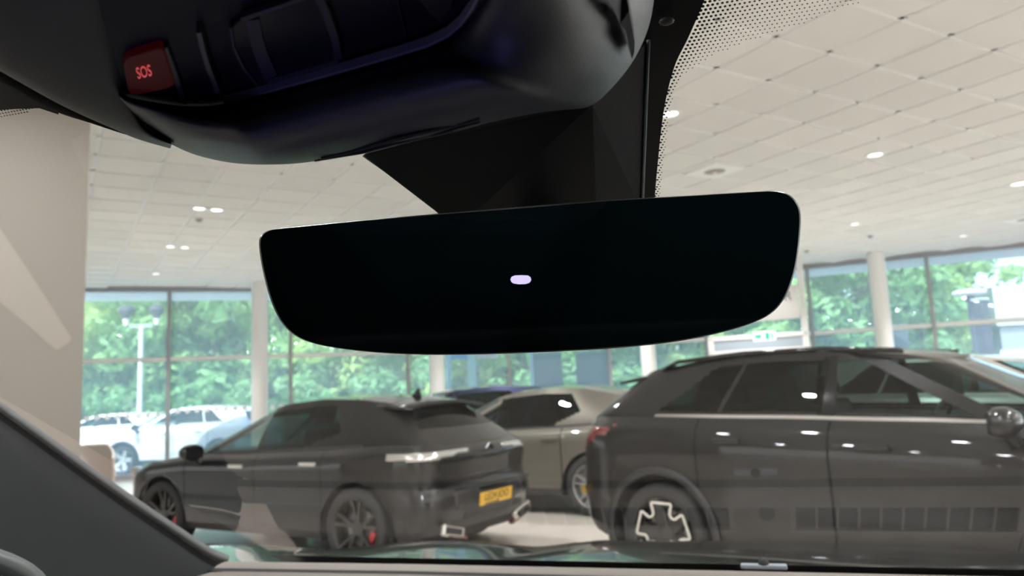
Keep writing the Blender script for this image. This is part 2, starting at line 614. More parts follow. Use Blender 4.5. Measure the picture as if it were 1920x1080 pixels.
# ---- entrance lobby, exit sign, hanging poster
def q(px, py, Y): return at(px, py, Y)
LY = 15.6
lobR = q(1517, 640, LY); lobL = q(1330, 650, LY + 0.9)
ld = Vector((lobR.x - lobL.x, lobR.y - lobL.y, 0)); lL = ld.length; ld.normalize(); lrz = math.atan2(ld.y, ld.x)
lob = empty('entrance_portal', (lobR.x, lobR.y, 0), lrz, 'pale framed entrance portal below the exit sign, beside the glass front', 'door frame')
ztop = q(1517, 621, LY).z
for x in (-0.05, -lL + 0.05):
    boxo('post', (x, 0, ztop / 2), (0.12, 0.16, ztop), M_white, lob, 0.01)
boxo('head_rail', (-lL / 2, 0, ztop - 0.04), (lL, 0.16, 0.09), M_white, lob, 0.01)
boxo('fascia', (-lL / 2, 0.01, ztop - 0.19), (lL, 0.12, 0.20), mat('fascia_bluegrey', (0.36, 0.41, 0.47), 0.5), lob)
boxo('lower_rail', (-lL / 2, 0, ztop - 0.36), (lL, 0.16, 0.13), M_white, lob, 0.01)
boxo('upper_post', (-0.05, 0, (ztop + CZ) / 2), (0.12, 0.12, CZ - ztop), M_white, lob)
boxo('door_pane', (-lL / 2, 0.02, (ztop - 0.44) / 2), (lL - 0.2, 0.012, ztop - 0.46), M_pane, lob)
M_green = mat('exit_green', (0.02, 0.33, 0.20), 0.5, emit=(0.02, 0.4, 0.22), estr=0.35)
M_signw = mat('exit_white', (0.8, 0.85, 0.8), 0.5, emit=(0.7, 0.9, 0.8), estr=0.25)
es = q(1429, 631, 15.75)
ex = empty('exit_sign', tuple(es), lrz, 'small white exit sign with green arrow and running figure, on the portal', 'exit sign')
ex.location.y -= 0.14
boxo('sign_panel', (0, 0, 0), (0.44, 0.03, 0.19), M_signw, ex, 0.004)
bm = bmesh.new()
def flat(bm, P, y, dy=0.004):
    f = [bm.verts.new((x, y, z)) for x, z in P]
    g = [bm.verts.new((x, y - dy, z)) for x, z in P]
    n = len(P)
    bm.faces.new(g); bm.faces.new(list(reversed(f)))
    for i in range(n):
        bm.faces.new((f[i], f[(i + 1) % n], g[(i + 1) % n], g[i]))
flat(bm, [(-0.19, -0.035), (-0.1, -0.035), (-0.1, -0.065), (-0.04, 0), (-0.1, 0.065), (-0.1, 0.035), (-0.19, 0.035)], -0.0155)
from_bm('arrow', bm, M_green, ex)
bm = bmesh.new()
flat(bm, [(0.02, -0.07), (0.1, -0.07), (0.1, 0.07), (0.02, 0.07)], -0.0155)
from_bm('figure_panel', bm, M_green, ex)
bm = bmesh.new()
flat(bm, [(0.115, -0.07), (0.13, -0.07), (0.148, -0.01), (0.165, -0.07), (0.18, -0.07), (0.165, 0.005), (0.185, 0.0), (0.187, 0.012), (0.16, 0.03), (0.13, 0.03), (0.12, -0.0), (0.13, -0.01)], -0.0155)
flat(bm, [(0.142 + 0.016 * math.cos(i * math.pi / 4), 0.052 + 0.016 * math.sin(i * math.pi / 4)) for i in range(8)], -0.0155)
from_bm('running_figure', bm, M_green, ex)

ps0, ps1 = q(1500, 596, 14.6), q(1398, 610, 15.1)
pw = (Vector((ps0.x - ps1.x, ps0.y - ps1.y, 0)))
pz1 = q(1494, 534, 14.6).z
po = empty('hanging_poster', ((ps0.x + ps1.x) / 2, (ps0.y + ps1.y) / 2, (ps0.z + pz1) / 2), math.atan2(pw.y, pw.x), 'white poster with a grey letter, hanging behind the mirror corner', 'poster')
ph = pz1 - ps0.z
boxo('board', (0, 0, 0), (pw.length, 0.02, ph), mat('poster_white', (0.74, 0.72, 0.70), 0.6), po)
text('letter', 'R', 0.27, Matrix.Translation((pw.length / 2 - 0.19, -0.012, 0.12)) @ Matrix.Rotation(R(90), 4, 'X'), mat('poster_grey', (0.15, 0.15, 0.16), 0.6), po)
for s in (-1, 1):
    bm = bmesh.new()
    tube(bm, [(s * pw.length * 0.4, 0, ph / 2), (s * pw.length * 0.4, 0, CZ - po.location.z)], 0.004, 6)
    from_bm('hanging_wire', bm, M_mull, po)

# ---- pale tub chair by the partition
ch = empty('tub_chair', (-5.25, 9.45, 0), R(-30), 'pale beige tub chair beside the beige partition wall', 'chair')
M_chair = mat('chair_beige', (0.52, 0.47, 0.43), 0.7)
rows = []
for zf, rr in ((0.36, 0.30), (0.55, 0.34), (0.80, 0.36), (1.0, 0.35), (1.03, 0.33)):
    rows.append([Vector((rr * math.cos(a), rr * math.sin(a) * 0.9, zf - (0.22 * max(0, math.cos(a)) if zf > 0.7 else 0))) for a in [R(40 + i * 280 / 24) for i in range(25)]])
sheet('shell', rows, M_chair, ch, 0.03)
latheo('seat_cushion', [(0.001, 0.34), (0.29, 0.34), (0.31, 0.40), (0.29, 0.46), (0.001, 0.47)], M_chair, ch)
for a in (45, 135, 225, 315):
    bm = bmesh.new()
    tube(bm, [(0.22 * math.cos(R(a)), 0.22 * math.sin(R(a)), 0.35), (0.27 * math.cos(R(a)), 0.27 * math.sin(R(a)), 0.0)], 0.014)
    from_bm('leg', bm, M_mull, ch)

# ================================================================== OUTSIDE
M_asph = mat('asphalt', (0.42, 0.42, 0.43), 0.85, noise=(2.0, 0.15))
M_leaf = []
for k, c in enumerate([(0.22, 0.38, 0.15), (0.33, 0.45, 0.16), (0.17, 0.33, 0.15)]):
    m = mat('leaf_%s' % ('mid', 'yellow', 'deep')[k], c, 0.6, noise=(0.6, 0.45))
    nt = m.node_tree
    p = nt.nodes['Principled BSDF']
    tl = nt.nodes.new('ShaderNodeBsdfTranslucent')
    tl.inputs[0].default_value = (c[0] * 1.5, c[1] * 1.5, c[2] * 1.1, 1)
    mx = nt.nodes.new('ShaderNodeMixShader')
    mx.inputs[0].default_value = 0.4
    out = [n for n in nt.nodes if n.type == 'OUTPUT_MATERIAL'][0]
    nt.links.new(p.outputs[0], mx.inputs[1])
    nt.links.new(tl.outputs[0], mx.inputs[2])
    nt.links.new(mx.outputs[0], out.inputs[0])
    M_leaf.append(m)
M_bark = mat('bark', (0.14, 0.11, 0.08), 0.9, noise=(5, 0.3))
prism('ground_outside', [(x, y + 0.2) for x, y in FACADE] + [(60, 13), (60, 80), (-60, 80), (-60, 13)], -0.45, -0.25, M_asph, kind='structure')
mesh('grass_verge', [(-60, 26, -0.24), (60, 26, -0.24), (60, 80, 0.6), (-60, 80, 0.6)], [(0, 1, 2, 3)], mat('grass', (0.10, 0.19, 0.05), 0.9, noise=(1.5, 0.3)), kind='structure')

def crown_mesh(name, w, h, z0, n_cl, n_lf, ls, m, seed):
    rg = random.Random(seed)
    V, Fc = [], []
    for _ in range(n_cl):
        while True:
            p = Vector((rg.uniform(-1, 1), rg.uniform(-1, 1), rg.uniform(-1, 1)))
            if 0.25 < p.length < 1: break
        c = Vector((p.x * w, p.y * w, z0 + h / 2 + p.z * h / 2))
        cr = rg.uniform(0.45, 1.0) * w * 0.32
        for _ in range(n_lf):
            while True:
                v = Vector((rg.gauss(0, 1), rg.gauss(0, 1), rg.gauss(0, 1)))
                if v.length > 0.2: break
            v.normalize()
            pos = c + Vector((v.x, v.y, v.z * 0.75)) * cr * rg.uniform(0.7, 1.0)
            nrm = (v + Vector((rg.uniform(-.6, .6), rg.uniform(-.6, .6), rg.uniform(-.2, .9)))).normalized()
            t = nrm.cross(Vector((rg.uniform(-1, 1), rg.uniform(-1, 1), rg.uniform(-1, 1)))).normalized()
            b = nrm.cross(t)
            s = ls * rg.uniform(0.6, 1.3)
            k = len(V)
            V += [pos - t * s, pos - b * s * 0.45 + nrm * s * 0.1, pos + t * s, pos + b * s * 0.45 + nrm * s * 0.1]
            Fc.append((k, k + 1, k + 2, k + 3))
    me = bpy.data.meshes.new(name)
    me.from_pydata([tuple(v) for v in V], [], Fc)
    me.materials.append(m)
    return me
crowns = [crown_mesh('foliage', 2.9, 8.6, 0.6, 75, 75, 0.20, M_leaf[0], 1), crown_mesh('foliage', 2.6, 7.6, 0.4, 70, 75, 0.19, M_leaf[1], 2), crown_mesh('foliage', 3.2, 9.6, 0.8, 85, 75, 0.22, M_leaf[2], 3)]
bushes = crown_mesh('foliage', 1.5, 3.0, -0.2, 30, 60, 0.14, M_leaf[2], 4)
trunks = []
for k, hh in enumerate((7, 6, 8)):
    bm = bmesh.new()
    tube(bm, [(0, 0, -0.1), (0.05, 0.03, hh * 0.3), (-0.05, 0.08, hh * 0.6), (0.05, 0, hh)], [0.2, 0.15, 0.1, 0.03], 8)
    for a in range(5):
        z = hh * (0.35 + 0.1 * a)
        an = a * 2.2
        tube(bm, [(0, 0.03, z), (0.9 * math.cos(an), 0.9 * math.sin(an), z + 0.9), (1.7 * math.cos(an), 1.7 * math.sin(an), z + 1.5)], [0.07, 0.05, 0.02], 6)
    me = bpy.data.meshes.new('trunk')
    bm.to_mesh(me); bm.free()
    me.materials.append(M_bark)
    trunks.append(me)
kinds = ['broad mid-green tree in the row beyond the car park', 'yellowish green tree in the row beyond the car park', 'tall deep green tree in the row beyond the car park']
rg = random.Random(11)
ORD = ['first', 'second', 'third', 'fourth', 'fifth', 'sixth', 'seventh', 'eighth', 'ninth', 'tenth', 'eleventh', 'twelfth', 'thirteenth', 'fourteenth', 'fifteenth', 'sixteenth']
def tree(x, y, k, s, n_, row_):
    lab = ['broad mid-green', 'yellowish green', 'tall deep green'][k] + ' tree, ' + ORD[n_] + ' from the left in the ' + row_ + ' row'
    t = empty('tree', (x, y, -0.2), rg.uniform(0, 6.28), lab, 'tree', 'trees beyond the car park')
    t.scale = (s, s, s)
    link(bpy.data.objects.new('foliage', crowns[k]), t)
    link(bpy.data.objects.new('trunk', trunks[k]), t)
xs = [-21.5, -18.2, -14.9, -11.8, -8.6, -5.6, -2.6, 0.6, 3.8, 7.2, 10.4, 13.4, 16.3]
for i, x in enumerate(xs):
    tree(x + rg.uniform(-.4, .4), 30.5 + rg.uniform(-1.2, 1.2), (0, 1, 0, 2, 0, 1, 1, 0, 2, 1, 0, 2, 1)[i], rg.uniform(0.92, 1.08) * (0.93 if i == 10 else 0.9 if i == 12 else 1), i, 'nearer')
for i, x in enumerate([-25, -20.5, -16, -11.5, -7.2, -3, 1.5, 6, 10.8, 15.4, 20.0]):
    tree(x, 37 + rg.uniform(-1, 1), (2, 0, 2, 2, 0, 2, 0, 2, 2, 2, 0)[i], rg.uniform(1.15, 1.3) * (1 if i < 8 else 0.95), i, 'farther')
for i in range(16):
    x = -20 + i * 2.3
    t = empty('bush', (x + rg.uniform(-.4, .4), 27.3 + rg.uniform(-.6, .6), -0.2), rg.uniform(0, 6), 'low dark green bush, ' + ORD[i] + ' from the left along the car park edge', 'bush', 'bushes along the car park edge')
    s = rg.uniform(0.8, 1.15)
    t.scale = (s, s, s)
    link(bpy.data.objects.new('foliage', bushes), t)

def ground_at(px, Y):
    P = at(px, 760, Y); P.z = -0.25
    return P
M_lpost = mat('lamp_post_grey', (0.55, 0.60, 0.66), 0.5)
M_lhead = mat('lamp_head_slate', (0.07, 0.07, 0.09), 0.8, spec=0.2)
# double-headed car park lamp
g = ground_at(262, 21.5)
lp = empty('street_lamp', tuple(g), R(10), 'grey lamp post with two dark heads beyond the window left of the mirror', 'lamp post')
zt = at(262, 612, 21.5).z - g.z
latheo('pole', [(0.09, 0), (0.085, 1.0), (0.065, 1.05), (0.06, zt)], M_lpost, lp, n=14)
boxo('cross_arm', (0, 0, zt), (0.62, 0.08, 0.12), mat('arm_greygreen', (0.25, 0.33, 0.27), 0.5), lp, 0.02)
for s in (-1, 1):
    hd = latheo('lamp_head', [(0.04, -0.02), (0.10, 0.25), (0.20, 0.38), (0.21, 0.46), (0.15, 0.56), (0.001, 0.60)], M_lhead, lp, (s * 0.40, 0, zt + 0.02), 16)
    latheo('diffuser', [(0.05, 0.03), (0.09, 0.22), (0.001, 0.24)], M_white, hd, (0, 0, -0.02), 14)
# right: flat-headed lamp beside a dark post
g = ground_at(1843, 21)
lp = empty('street_lamp', tuple(g), 0, 'dark lamp post with a flat pale disc head beyond the right-hand windows', 'lamp post')
zt = at(1838, 550, 21).z - g.z
latheo('pole', [(0.11, 0), (0.1, 1.0), (0.085, 1.05), (0.08, zt)], M_lhead, lp, n=14)
hd = latheo('lamp_head', [(0.06, -0.35), (0.10, -0.06), (0.40, -0.03), (0.43, 0.03), (0.40, 0.08), (0.001, 0.10)], mat('head_pale', (0.62, 0.64, 0.66), 0.4), lp, (0, 0, zt), 22)
latheo('collar', [(0.11, 0), (0.14, -0.12), (0.10, -0.2)], M_lhead, hd, (0, 0, -0.05), 14)
g = ground_at(1862, 20)
gp = empty('gate_post', tuple(g), R(20), 'dark square post beside the flat-headed lamp post', 'post')
boxo('shaft', (0, 0, (at(1862, 562, 20).z - g.z) / 2), (0.26, 0.26, at(1862, 562, 20).z - g.z), M_lhead, gp, 0.02)
boxo('cap', (0, 0, at(1862, 562, 20).z - g.z + 0.02), (0.3, 0.3, 0.05), M_lpost, gp, 0.01)
# building beyond, right
g = ground_at(2035, 34)
b = empty('office_building', tuple(g), R(-12), 'low office building with white and dark glazed bands beyond the lamp post', 'building')
H1 = at(1880, 548, 33).z - g.z
M_bw = mat('render_white', (0.36, 0.39, 0.43), 0.6)
M_bd = mat('band_slate', (0.20, 0.22, 0.27), 0.3)
boxo('ground_storey', (0, 0, H1 * 0.22), (9, 8, H1 * 0.44), M_bw, b)
boxo('window_band', (0, 0, H1 * 0.56), (8.8, 7.8, H1 * 0.26), M_bd, b)
boxo('floor_band', (0, 0, H1 * 0.46), (9.1, 8.1, H1 * 0.07), M_bw, b)
boxo('parapet', (0, 0, H1 * 0.85), (9.1, 8.1, H1 * 0.32), M_bw, b)
for i in range(6):
    boxo('window', (-3.6 + i * 1.45, -3.98, H1 * 0.22), (1.0, 0.1, 1.3), M_bd, b)
# dark boards and posts outside
def board(px0, px1, Y, zt_px, label):
    a, c = ground_at(px0, Y), ground_at(px1, Y)
    w = (c - a).length
    o = empty('display_board', tuple((a + c) / 2), 0, label, 'display board', 'slate display boards outside')
    hh = at((px0 + px1) / 2, zt_px, Y).z + 0.25
    boxo('panel', (0, 0, hh / 2 + 0.15), (w, 0.08, hh - 0.3), mat('slate_board', (0.13, 0.155, 0.19), 0.5), o, 0.01)
    for s in (-1, 1):
        boxo('foot', (s * w * 0.35, 0, 0.08), (0.1, 0.5, 0.16), M_lpost, o, 0.01)
    boxo('edge_strip', (0, 0, hh + 0.01), (w + 0.02, 0.1, 0.03), M_mull, o)
board(1003, 1058, 19.6, 662, 'slate display board outside, between the mullion and a pale blue pole')
board(1084, 1146, 19.6, 660, 'slate display board outside, wider of the two, beside the round column')
board(1688, 1716, 19.0, 610, 'narrow slate display board outside, right of the round column over the SUV')
def flagpole(px, Y, zpx, r, m, label):
    g = ground_at(px, Y)
    o = empty('flag_pole', tuple(g), 0, label, 'pole', 'poles outside the glass')
    hh = at(px, zpx, Y).z - g.z
    latheo('shaft', [(r, 0), (r, hh)], m, o, n=12)
    latheo('foot_plate', [(r * 2.2, 0), (r * 2.2, 0.06)], M_mull, o, n=12)
    latheo('top_ball', [(r, 0), (r * 1.3, 0.05), (0.001, 0.1)], m, o, (0, 0, hh), 12)
M_lblue = mat('pole_lightblue', (0.45, 0.60, 0.78), 0.4)
flagpole(1000, 19.2, 560, 0.035, M_lblue, 'pale blue pole beside the slate display boards')
flagpole(843, 18.9, 560, 0.06, M_lblue, 'pale blue pole close to the round column, under the mirror')
# direction sign
g = ground_at(887, 18.7)
s = empty('sign_post', tuple(g), 0, 'pale teal post carrying a blue and a white-red panel below the mirror', 'sign')
zp = at(887, 600, 18.7).z - g.z
boxo('post', (0, 0, zp / 2), (0.19, 0.14, zp), mat('post_teal', (0.55, 0.80, 0.82), 0.5), s, 0.02)
c = at(861, 668, 18.7) - g
boxo('blue_panel', (c.x, -0.02, c.z + 0.08), (0.40, 0.06, 0.32), mat('sign_blue', (0.10, 0.33, 0.85), 0.5), s, 0.005)
c = at(914, 664, 18.7) - g
wp = boxo('white_panel', (c.x, -0.02, c.z + 0.07), (0.54, 0.06, 0.34), mat('sign_white', (0.80, 0.72, 0.74), 0.5), s, 0.005)
boxo('red_band', (-0.03, -0.034, -0.03), (0.40, 0.008, 0.12), mat('sign_red', (0.75, 0.35, 0.33), 0.5), wp)
for i, zz in enumerate((690, 701, 713)):
    c = at(897, zz, 18.7) - g
    boxo('plate', (c.x, -0.03, c.z), (0.09, 0.05, 0.11), (M_bw, M_bd, M_bw)[i], s, 0.01)

# ================================================================== CARS
M_tyre = mat('tyre_rubber', (0.022, 0.022, 0.022), 0.75)
M_black = mat('black_plastic', (0.015, 0.015, 0.016), 0.45)
M_seam = mat('seam_void', (0.003, 0.003, 0.003), 0.9, spec=0.05)
M_gloss = mat('gloss_black', (0.008, 0.008, 0.009), 0.08)
M_int = mat('interior_dark', (0.02, 0.02, 0.022), 0.7)
M_seat = mat('seat_dark', (0.035, 0.033, 0.032), 0.65)
M_chrome = mat('chrome', (0.72, 0.70, 0.67), 0.18, metal=1.0)
M_rimd = mat('rim_dark', (0.06, 0.058, 0.055), 0.35, metal=0.6)
M_rims = mat('rim_silver', (0.45, 0.45, 0.45), 0.35, metal=0.8)
M_carglass = glass_mat('car_glass_clear', (0.52, 0.66, 0.64), 1.5, 1.1)
M_cardark = glass_mat('car_glass_privacy', (0.13, 0.16, 0.16), 1.5, 1.0)
M_red = mat('tail_red', (0.13, 0.010, 0.012), 0.15, coat=1.0)
M_reddot = mat('caliper_red', (0.5, 0.05, 0.05), 0.4)
M_lampc = mat('lamp_clear', (0.62, 0.60, 0.57), 0.12, metal=0.7)
def paint(name, c, rough=0.35, metal=0.3, flake=0.0):
    return mat('paint_' + name, c, rough, metal, coat=1.0, spec=0.1)
def lerp(a, b, t): return a + (b - a) * t
def curve(pts):
    pts = sorted(pts)
    def f(x):
        if x <= pts[0][0]: return pts[0][1]
        for (x0, y0), (x1, y1) in zip(pts, pts[1:]):
            if x <= x1:
                t = (x - x0) / (x1 - x0)
                t = t * t * (3 - 2 * t) * 0.5 + t * 0.5
                return y0 + (y1 - y0) * t
        return pts[-1][1]
    return f

def wheel(root, x, y, r, side, S):
    """side = +1 on the car's left; the outer face looks along +-y"""
    bm = bmesh.new()
    w = 0.11
    M = Matrix.Translation((0, 0, 0)) @ Matrix.Rotation(R(-90 * side), 4, 'X')
    rr = r * 0.735
    lathe(bm, [(rr, -w), (r * 0.93, -w), (r * 0.99, -w * 0.8), (r, -w * 0.5), (r, w * 0.5), (r * 0.99, w * 0.8), (r * 0.94, w), (rr + 0.012, w * 1.02), (rr, w * 0.93)], 40, M, cap=False)
    t = from_bm('wheel', bm, M_tyre, root, True)
    t.location = (x, y, r)
    bm = bmesh.new()
    lathe(bm, [(rr * 0.94, -w * 0.9), (rr * 0.94, w * 0.6), (rr * 0.985, w * 0.9), (rr, w * 0.93)], 40, M, cap=False)
    lathe(bm, [(0.001, -w * 0.3), (rr * 0.95, -w * 0.3)], 40, M, cap=False)
    from_bm('rim', bm, S['rim'], t, True)
    def disc(name, prof, m, nn=30):
        bm = bmesh.new()
        lathe(bm, prof, nn, M)
        return from_bm(name, bm, m, t, False)
    disc('brake_disc', [(0.001, 0.0), (rr * 0.62, 0.0), (rr * 0.62, 0.015), (0.001, 0.015)], mat('brake_steel', (0.25, 0.24, 0.23), 0.4, metal=0.8))
    n = S.get('spokes', 5)
    bm = bmesh.new()
    for i in range(n):
        a = 2 * math.pi * (i + 0.5) / n + S.get('spin', 0.3)
        for sgn in ((-1, 1) if S.get('split') else (0,)):
            da = sgn * 0.20
            p0 = Vector((math.cos(a) * 0.045, math.sin(a) * 0.045, 0))
            p1 = Vector((math.cos(a + da) * rr * 0.95, math.sin(a + da) * rr * 0.95, 0))
            d = (p1 - p0).normalized()
            e = Vector((-d.y, d.x, 0))
            w0, w1 = (0.022, 0.016) if S.get('split') else (0.045, 0.04)
            w0 *= S.get('spw', 1); w1 *= S.get('spw', 1)
            prof = []
            for pp, ww, z in ((p0, w0, w * 0.62), (p1, w1, w * 0.86)):
                prof.append([bm.verts.new(M @ (pp + e * k * ww + Vector((0, 0, zz)))) for k, zz in ((-1, z - 0.03), (-0.7, z), (0.7, z), (1, z - 0.03))])
            A, B = prof
            for k in range(3):
                bm.faces.new((A[k], A[k + 1], B[k + 1], B[k]))
            bm.faces.new((A[3], A[0], B[0], B[3]))
    from_bm('spokes', bm, S.get('spoke', S['rim']), t)
    disc('hub_cap', [(0.065, w * 0.4), (0.062, w * 0.66), (0.05, w * 0.7), (0.001, w * 0.72)], S['rim'], 20)
    if S.get('caliper'):
        bm = bmesh.new()
        box(bm, (0, 0, 0), (0.05, 0.11, 0.04), M @ Matrix.Rotation(R(S.get('cal_rot', 200)), 4, 'Z') @ Matrix.Translation((rr * 0.6, 0, 0.02)))
        from_bm('brake_caliper', bm, S['caliper'], t)
    if S.get('accent'):
        # pale crenellated outline on the spokes
        bm = bmesh.new()
        P = []
        for i in range(5):
            a0 = 2 * math.pi * i / 5 + math.pi / 2
            for da, q_ in ((-0.56, 0.58), (-0.50, 0.60), (-0.43, 0.84), (-0.36, 0.90), (0.36, 0.90), (0.43, 0.84), (0.50, 0.60), (0.56, 0.58)):
                P.append((a0 + da, q_))
        n_ = len(P)
        out, inn = [], []
        for a, q_ in P:
            out.append(Vector((math.cos(a), math.sin(a), 0)) * rr * q_)
        for i in range(n_):
            d = (out[(i + 1) % n_] - out[i - 1]).normalized()
            inn.append(out[i] + Vector((-d.y, d.x, 0)) * 0.014)
        lo = [bm.verts.new(M @ (v + Vector((0, 0, w * 0.84)))) for v in out]
        li = [bm.verts.new(M @ (v + Vector((0, 0, w * 0.84)))) for v in inn]
        ho = [bm.verts.new(M @ (v + Vector((0, 0, w * 0.93)))) for v in out]
        hi = [bm.verts.new(M @ (v + Vector((0, 0, w * 0.93)))) for v in inn]
        for i in range(n_):
            j = (i + 1) % n_
            bm.faces.new((ho[i], ho[j], hi[j], hi[i])); bm.faces.new((lo[i], lo[j], ho[j], ho[i]))
            bm.faces.new((hi[i], hi[j], li[j], li[i])); bm.faces.new((lo[j], lo[i], li[i], li[j]))
        from_bm('spoke_accent', bm, S['accent'], t, label='pale outline on the dark spokes')
    return t

def build_car(name, label, cat, pos, az, S, group=None):
    """x forward from the rear axle, y to the left, z up"""
    root = empty(name, (pos[0], pos[1], pos[2] if len(pos) > 2 else 0), math.pi / 2 - R(az), label, cat, group)
    WB, W, RW = S['wb'], S['w'], S.get('rw', 0.34)
    XR, XF, zs = S['xr'], S['xf'], S.get('sill', 0.22)
    belt, hood = curve(S['belt']), None
    N = S.get('N', 110)
    ARCH = RW + S.get('gap', 0.045)
    rr_, rf_ = S.get('rr', 0.30), S.get('rf', 0.45)
    prof = S.get('prof', [(0, .93, .06, .10), (.10, .975, .02, .03), (.28, .985, .0, .0), (.30, .99, .0, .0), (.48, .985, .01, .02), (.62, .99, .02, .05), (.74, 1.0, .03, .06), (.82, .995, .05, .09), (.92, .965, .09, .14), (1, .90, .15, .22)])
    seams = S.get('seams', [])
    xs = [lerp(XR + rr_ + .12, XF - rf_ - .16, i / N) for i in range(N + 1)]
    for sx in seams:
        xs = [x for x in xs if abs(x - sx) > 0.018] + [sx - 0.006, sx + 0.006]
    xs.sort()
    KC, KE = 6, 9
    def arch(x):
        z = 0
        for xa in (0, WB):
            d = abs(x - xa)
            if d < ARCH: z = max(z, RW + math.sqrt(ARCH * ARCH - d * d))
        return z
    fine = []
    for A_, B_ in zip(prof, prof[1:]):
        n_ = 3 if A_[0] >= 0.3 else 1
        for q_ in range(n_):
            fine.append(tuple(lerp(a_, b_, q_ / n_) for a_, b_ in zip(A_, B_)))
    prof = fine + [prof[-1]]
    rings = []
    for (t, wf, ir, if_) in prof:
        xr, xf, w = XR + ir, XF - if_, W * wf
        xc, hl = (XR + XF) / 2, (XF - XR) / 2
        half = []
        def taper(x): return 1 - S.get('taper', 0.07) * abs((x - xc) / hl) ** 4
        a0, a1 = XR + rr_ + .12, XF - rf_ - .16
        # rear centre -> rear corner -> side -> front corner -> front centre  (left half)
        wr = w * taper(a0); wfv = w * taper(a1)
        yr = wr - S.get('cyr', 0.32); yf = wfv - S.get('cyf', 0.5)
        bow_r, bow_f = S.get('bowr', 0.10), S.get('bowf', 0.22)
        for i in range(KE):
            y = yr * i / (KE - 1)
            half.append((xr + bow_r * (y / W) ** 2, y, 'rear'))
        xe = half[-1][0]
        for i in range(1, KC):
            a = math.pi / 2 * i / KC
            half.append((lerp(a0, xe, math.cos(a) ** 0.75), lerp(yr, wr, math.sin(a) ** 0.75), 'rcorner'))
        for x in xs:
            half.append((x, w * taper(x), 'side'))
        xe = xf - bow_f * (yf / W) ** 2
        for i in range(1, KC):
            a = math.pi / 2 * i / KC
            half.append((lerp(a1, xe, math.sin(a) ** 0.75), lerp(yf, wfv, math.cos(a) ** 0.75), 'fcorner'))
        for i in range(KE):
            y = yf * (1 - i / (KE - 1))
            half.append((xf - bow_f * (y / W) ** 2, y, 'front'))
        ring = []
        for x, y, k in half:
            zt = belt(x)
            zb = zs + (0.10 * max(0, (XR + 0.45 - x)) / 0.45 if x < XR + 0.45 else 0) + (0.06 * max(0, x - XF + 0.5) / 0.5)
            z = lerp(zb, zt, t)
            if k != 'rear' and k != 'front':
                z = max(z, arch(x) + 0.008 * t)
            ring.append((x, y, z, k))
        rings.append(ring)
    nh = len(rings[0])
    P = {}
    verts = []
    for j, ring in enumerate(rings):
        for s in (1, -1):
            for i, (x, y, z, k) in enumerate(ring):
                P[j, s, i] = len(verts)
                verts.append(Vector((x, s * y, z)))
    parts = {}
    def add(pn, m, f):
        if pn in ('door_seam', 'light_bar', 'pillar_trim', 'tail_light', 'belt_trim'):
            c_ = sum((verts[k] for k in f), Vector()) / len(f)
            pn = pn + ('_near' if c_.y > 0 else '_off')
            if pn.startswith('door_seam'): pn = pn.replace('door_seam', 'door_seam%d' % min(range(len(seams)), key=lambda q: abs(seams[q] - c_.x)))
        parts.setdefault((pn, m.name), []).append(f)
    PT = S['paint']
    x_b = S.get('doorx', None)
    for j in range(len(prof) - 1):
        tm_ = (prof[j][0] + prof[j + 1][0]) / 2
        for s in (1, -1):
            for i in range(nh - 1):
                f = (P[j, s, i], P[j, s, i + 1], P[j + 1, s, i + 1], P[j + 1, s, i])
                if s < 0: f = tuple(reversed(f))
                c = sum((verts[k] for k in f), Vector()) / 4
                if max(verts[k].z for k in f) - min(verts[k].z for k in f) < 1e-4: continue
                k = rings[0][i][3]
                pn, m = 'body', PT
                if k == 'side':
                    for sx in seams:
                        if abs(c.x - sx) < 0.005: pn, m = 'door_seam', M_seam
                    if pn == 'body' and len(seams) >= 3:
                        if seams[0] < c.x < seams[1]: pn = 'rear_door_' + ('near' if s > 0 else 'off')
                        elif seams[1] < c.x < seams[2]: pn = 'front_door_' + ('near' if s > 0 else 'off')
                if tm_ < S.get('clad', 0.12): pn, m = 'lower_cladding', M_black
                fn = S.get('classify')
                if fn:
                    r_ = fn(c, k, tm_, s, abs(c.y))
                    if r_: pn, m = r_
                add(pn, m, f)
    # top cap: bonnet, cowl and the deck inside the cabin
    top = len(prof) - 1
    gx0, gx1 = S['gb'][0] + 0.06, S['gb'][1] - 0.10
    cen = {}
    for i in range(nh):
        v = verts[P[top, 1, i]]
        for q_, ww in ((1, 0.62), (2, 0.0)):
            for s in (1, -1):
                if q_ == 2 and s < 0:
                    cen[q_, s, i] = cen[q_, 1, i]; continue
                cen[q_, s, i] = len(verts)
                crown = 0.028 if v.x > gx1 else 0.0
                verts.append(Vector((v.x, s * v.y * ww, v.z + crown * (1 - ww * ww))))
    for i in range(nh - 1):
        for s in (1, -1):
            for A, B in ((lambda i: P[top, s, i], lambda i: cen[1, s, i]), (lambda i: cen[1, s, i], lambda i: cen[2, s, i])):
                f = [A(i), A(i + 1), B(i + 1), B(i)]
                if s < 0: f.reverse()
                c = sum((verts[k] for k in f), Vector()) / 4
                if gx0 < c.x < gx1: pn, m = 'cabin_deck', M_int
                elif c.x >= gx1 - 1e-6: pn, m = ('bonnet', PT)
                else: pn, m = 'body', PT
                add(pn, m, tuple(f))
    # ---- greenhouse
    GB, GT, WBm, WTm = S['gb'], S['gt'], S['gw'][0], S['gw'][1]
    roof = curve(S['roof'])
    NG, NR = S.get('NG', 90), S.get('NR', 22)
    grow = []
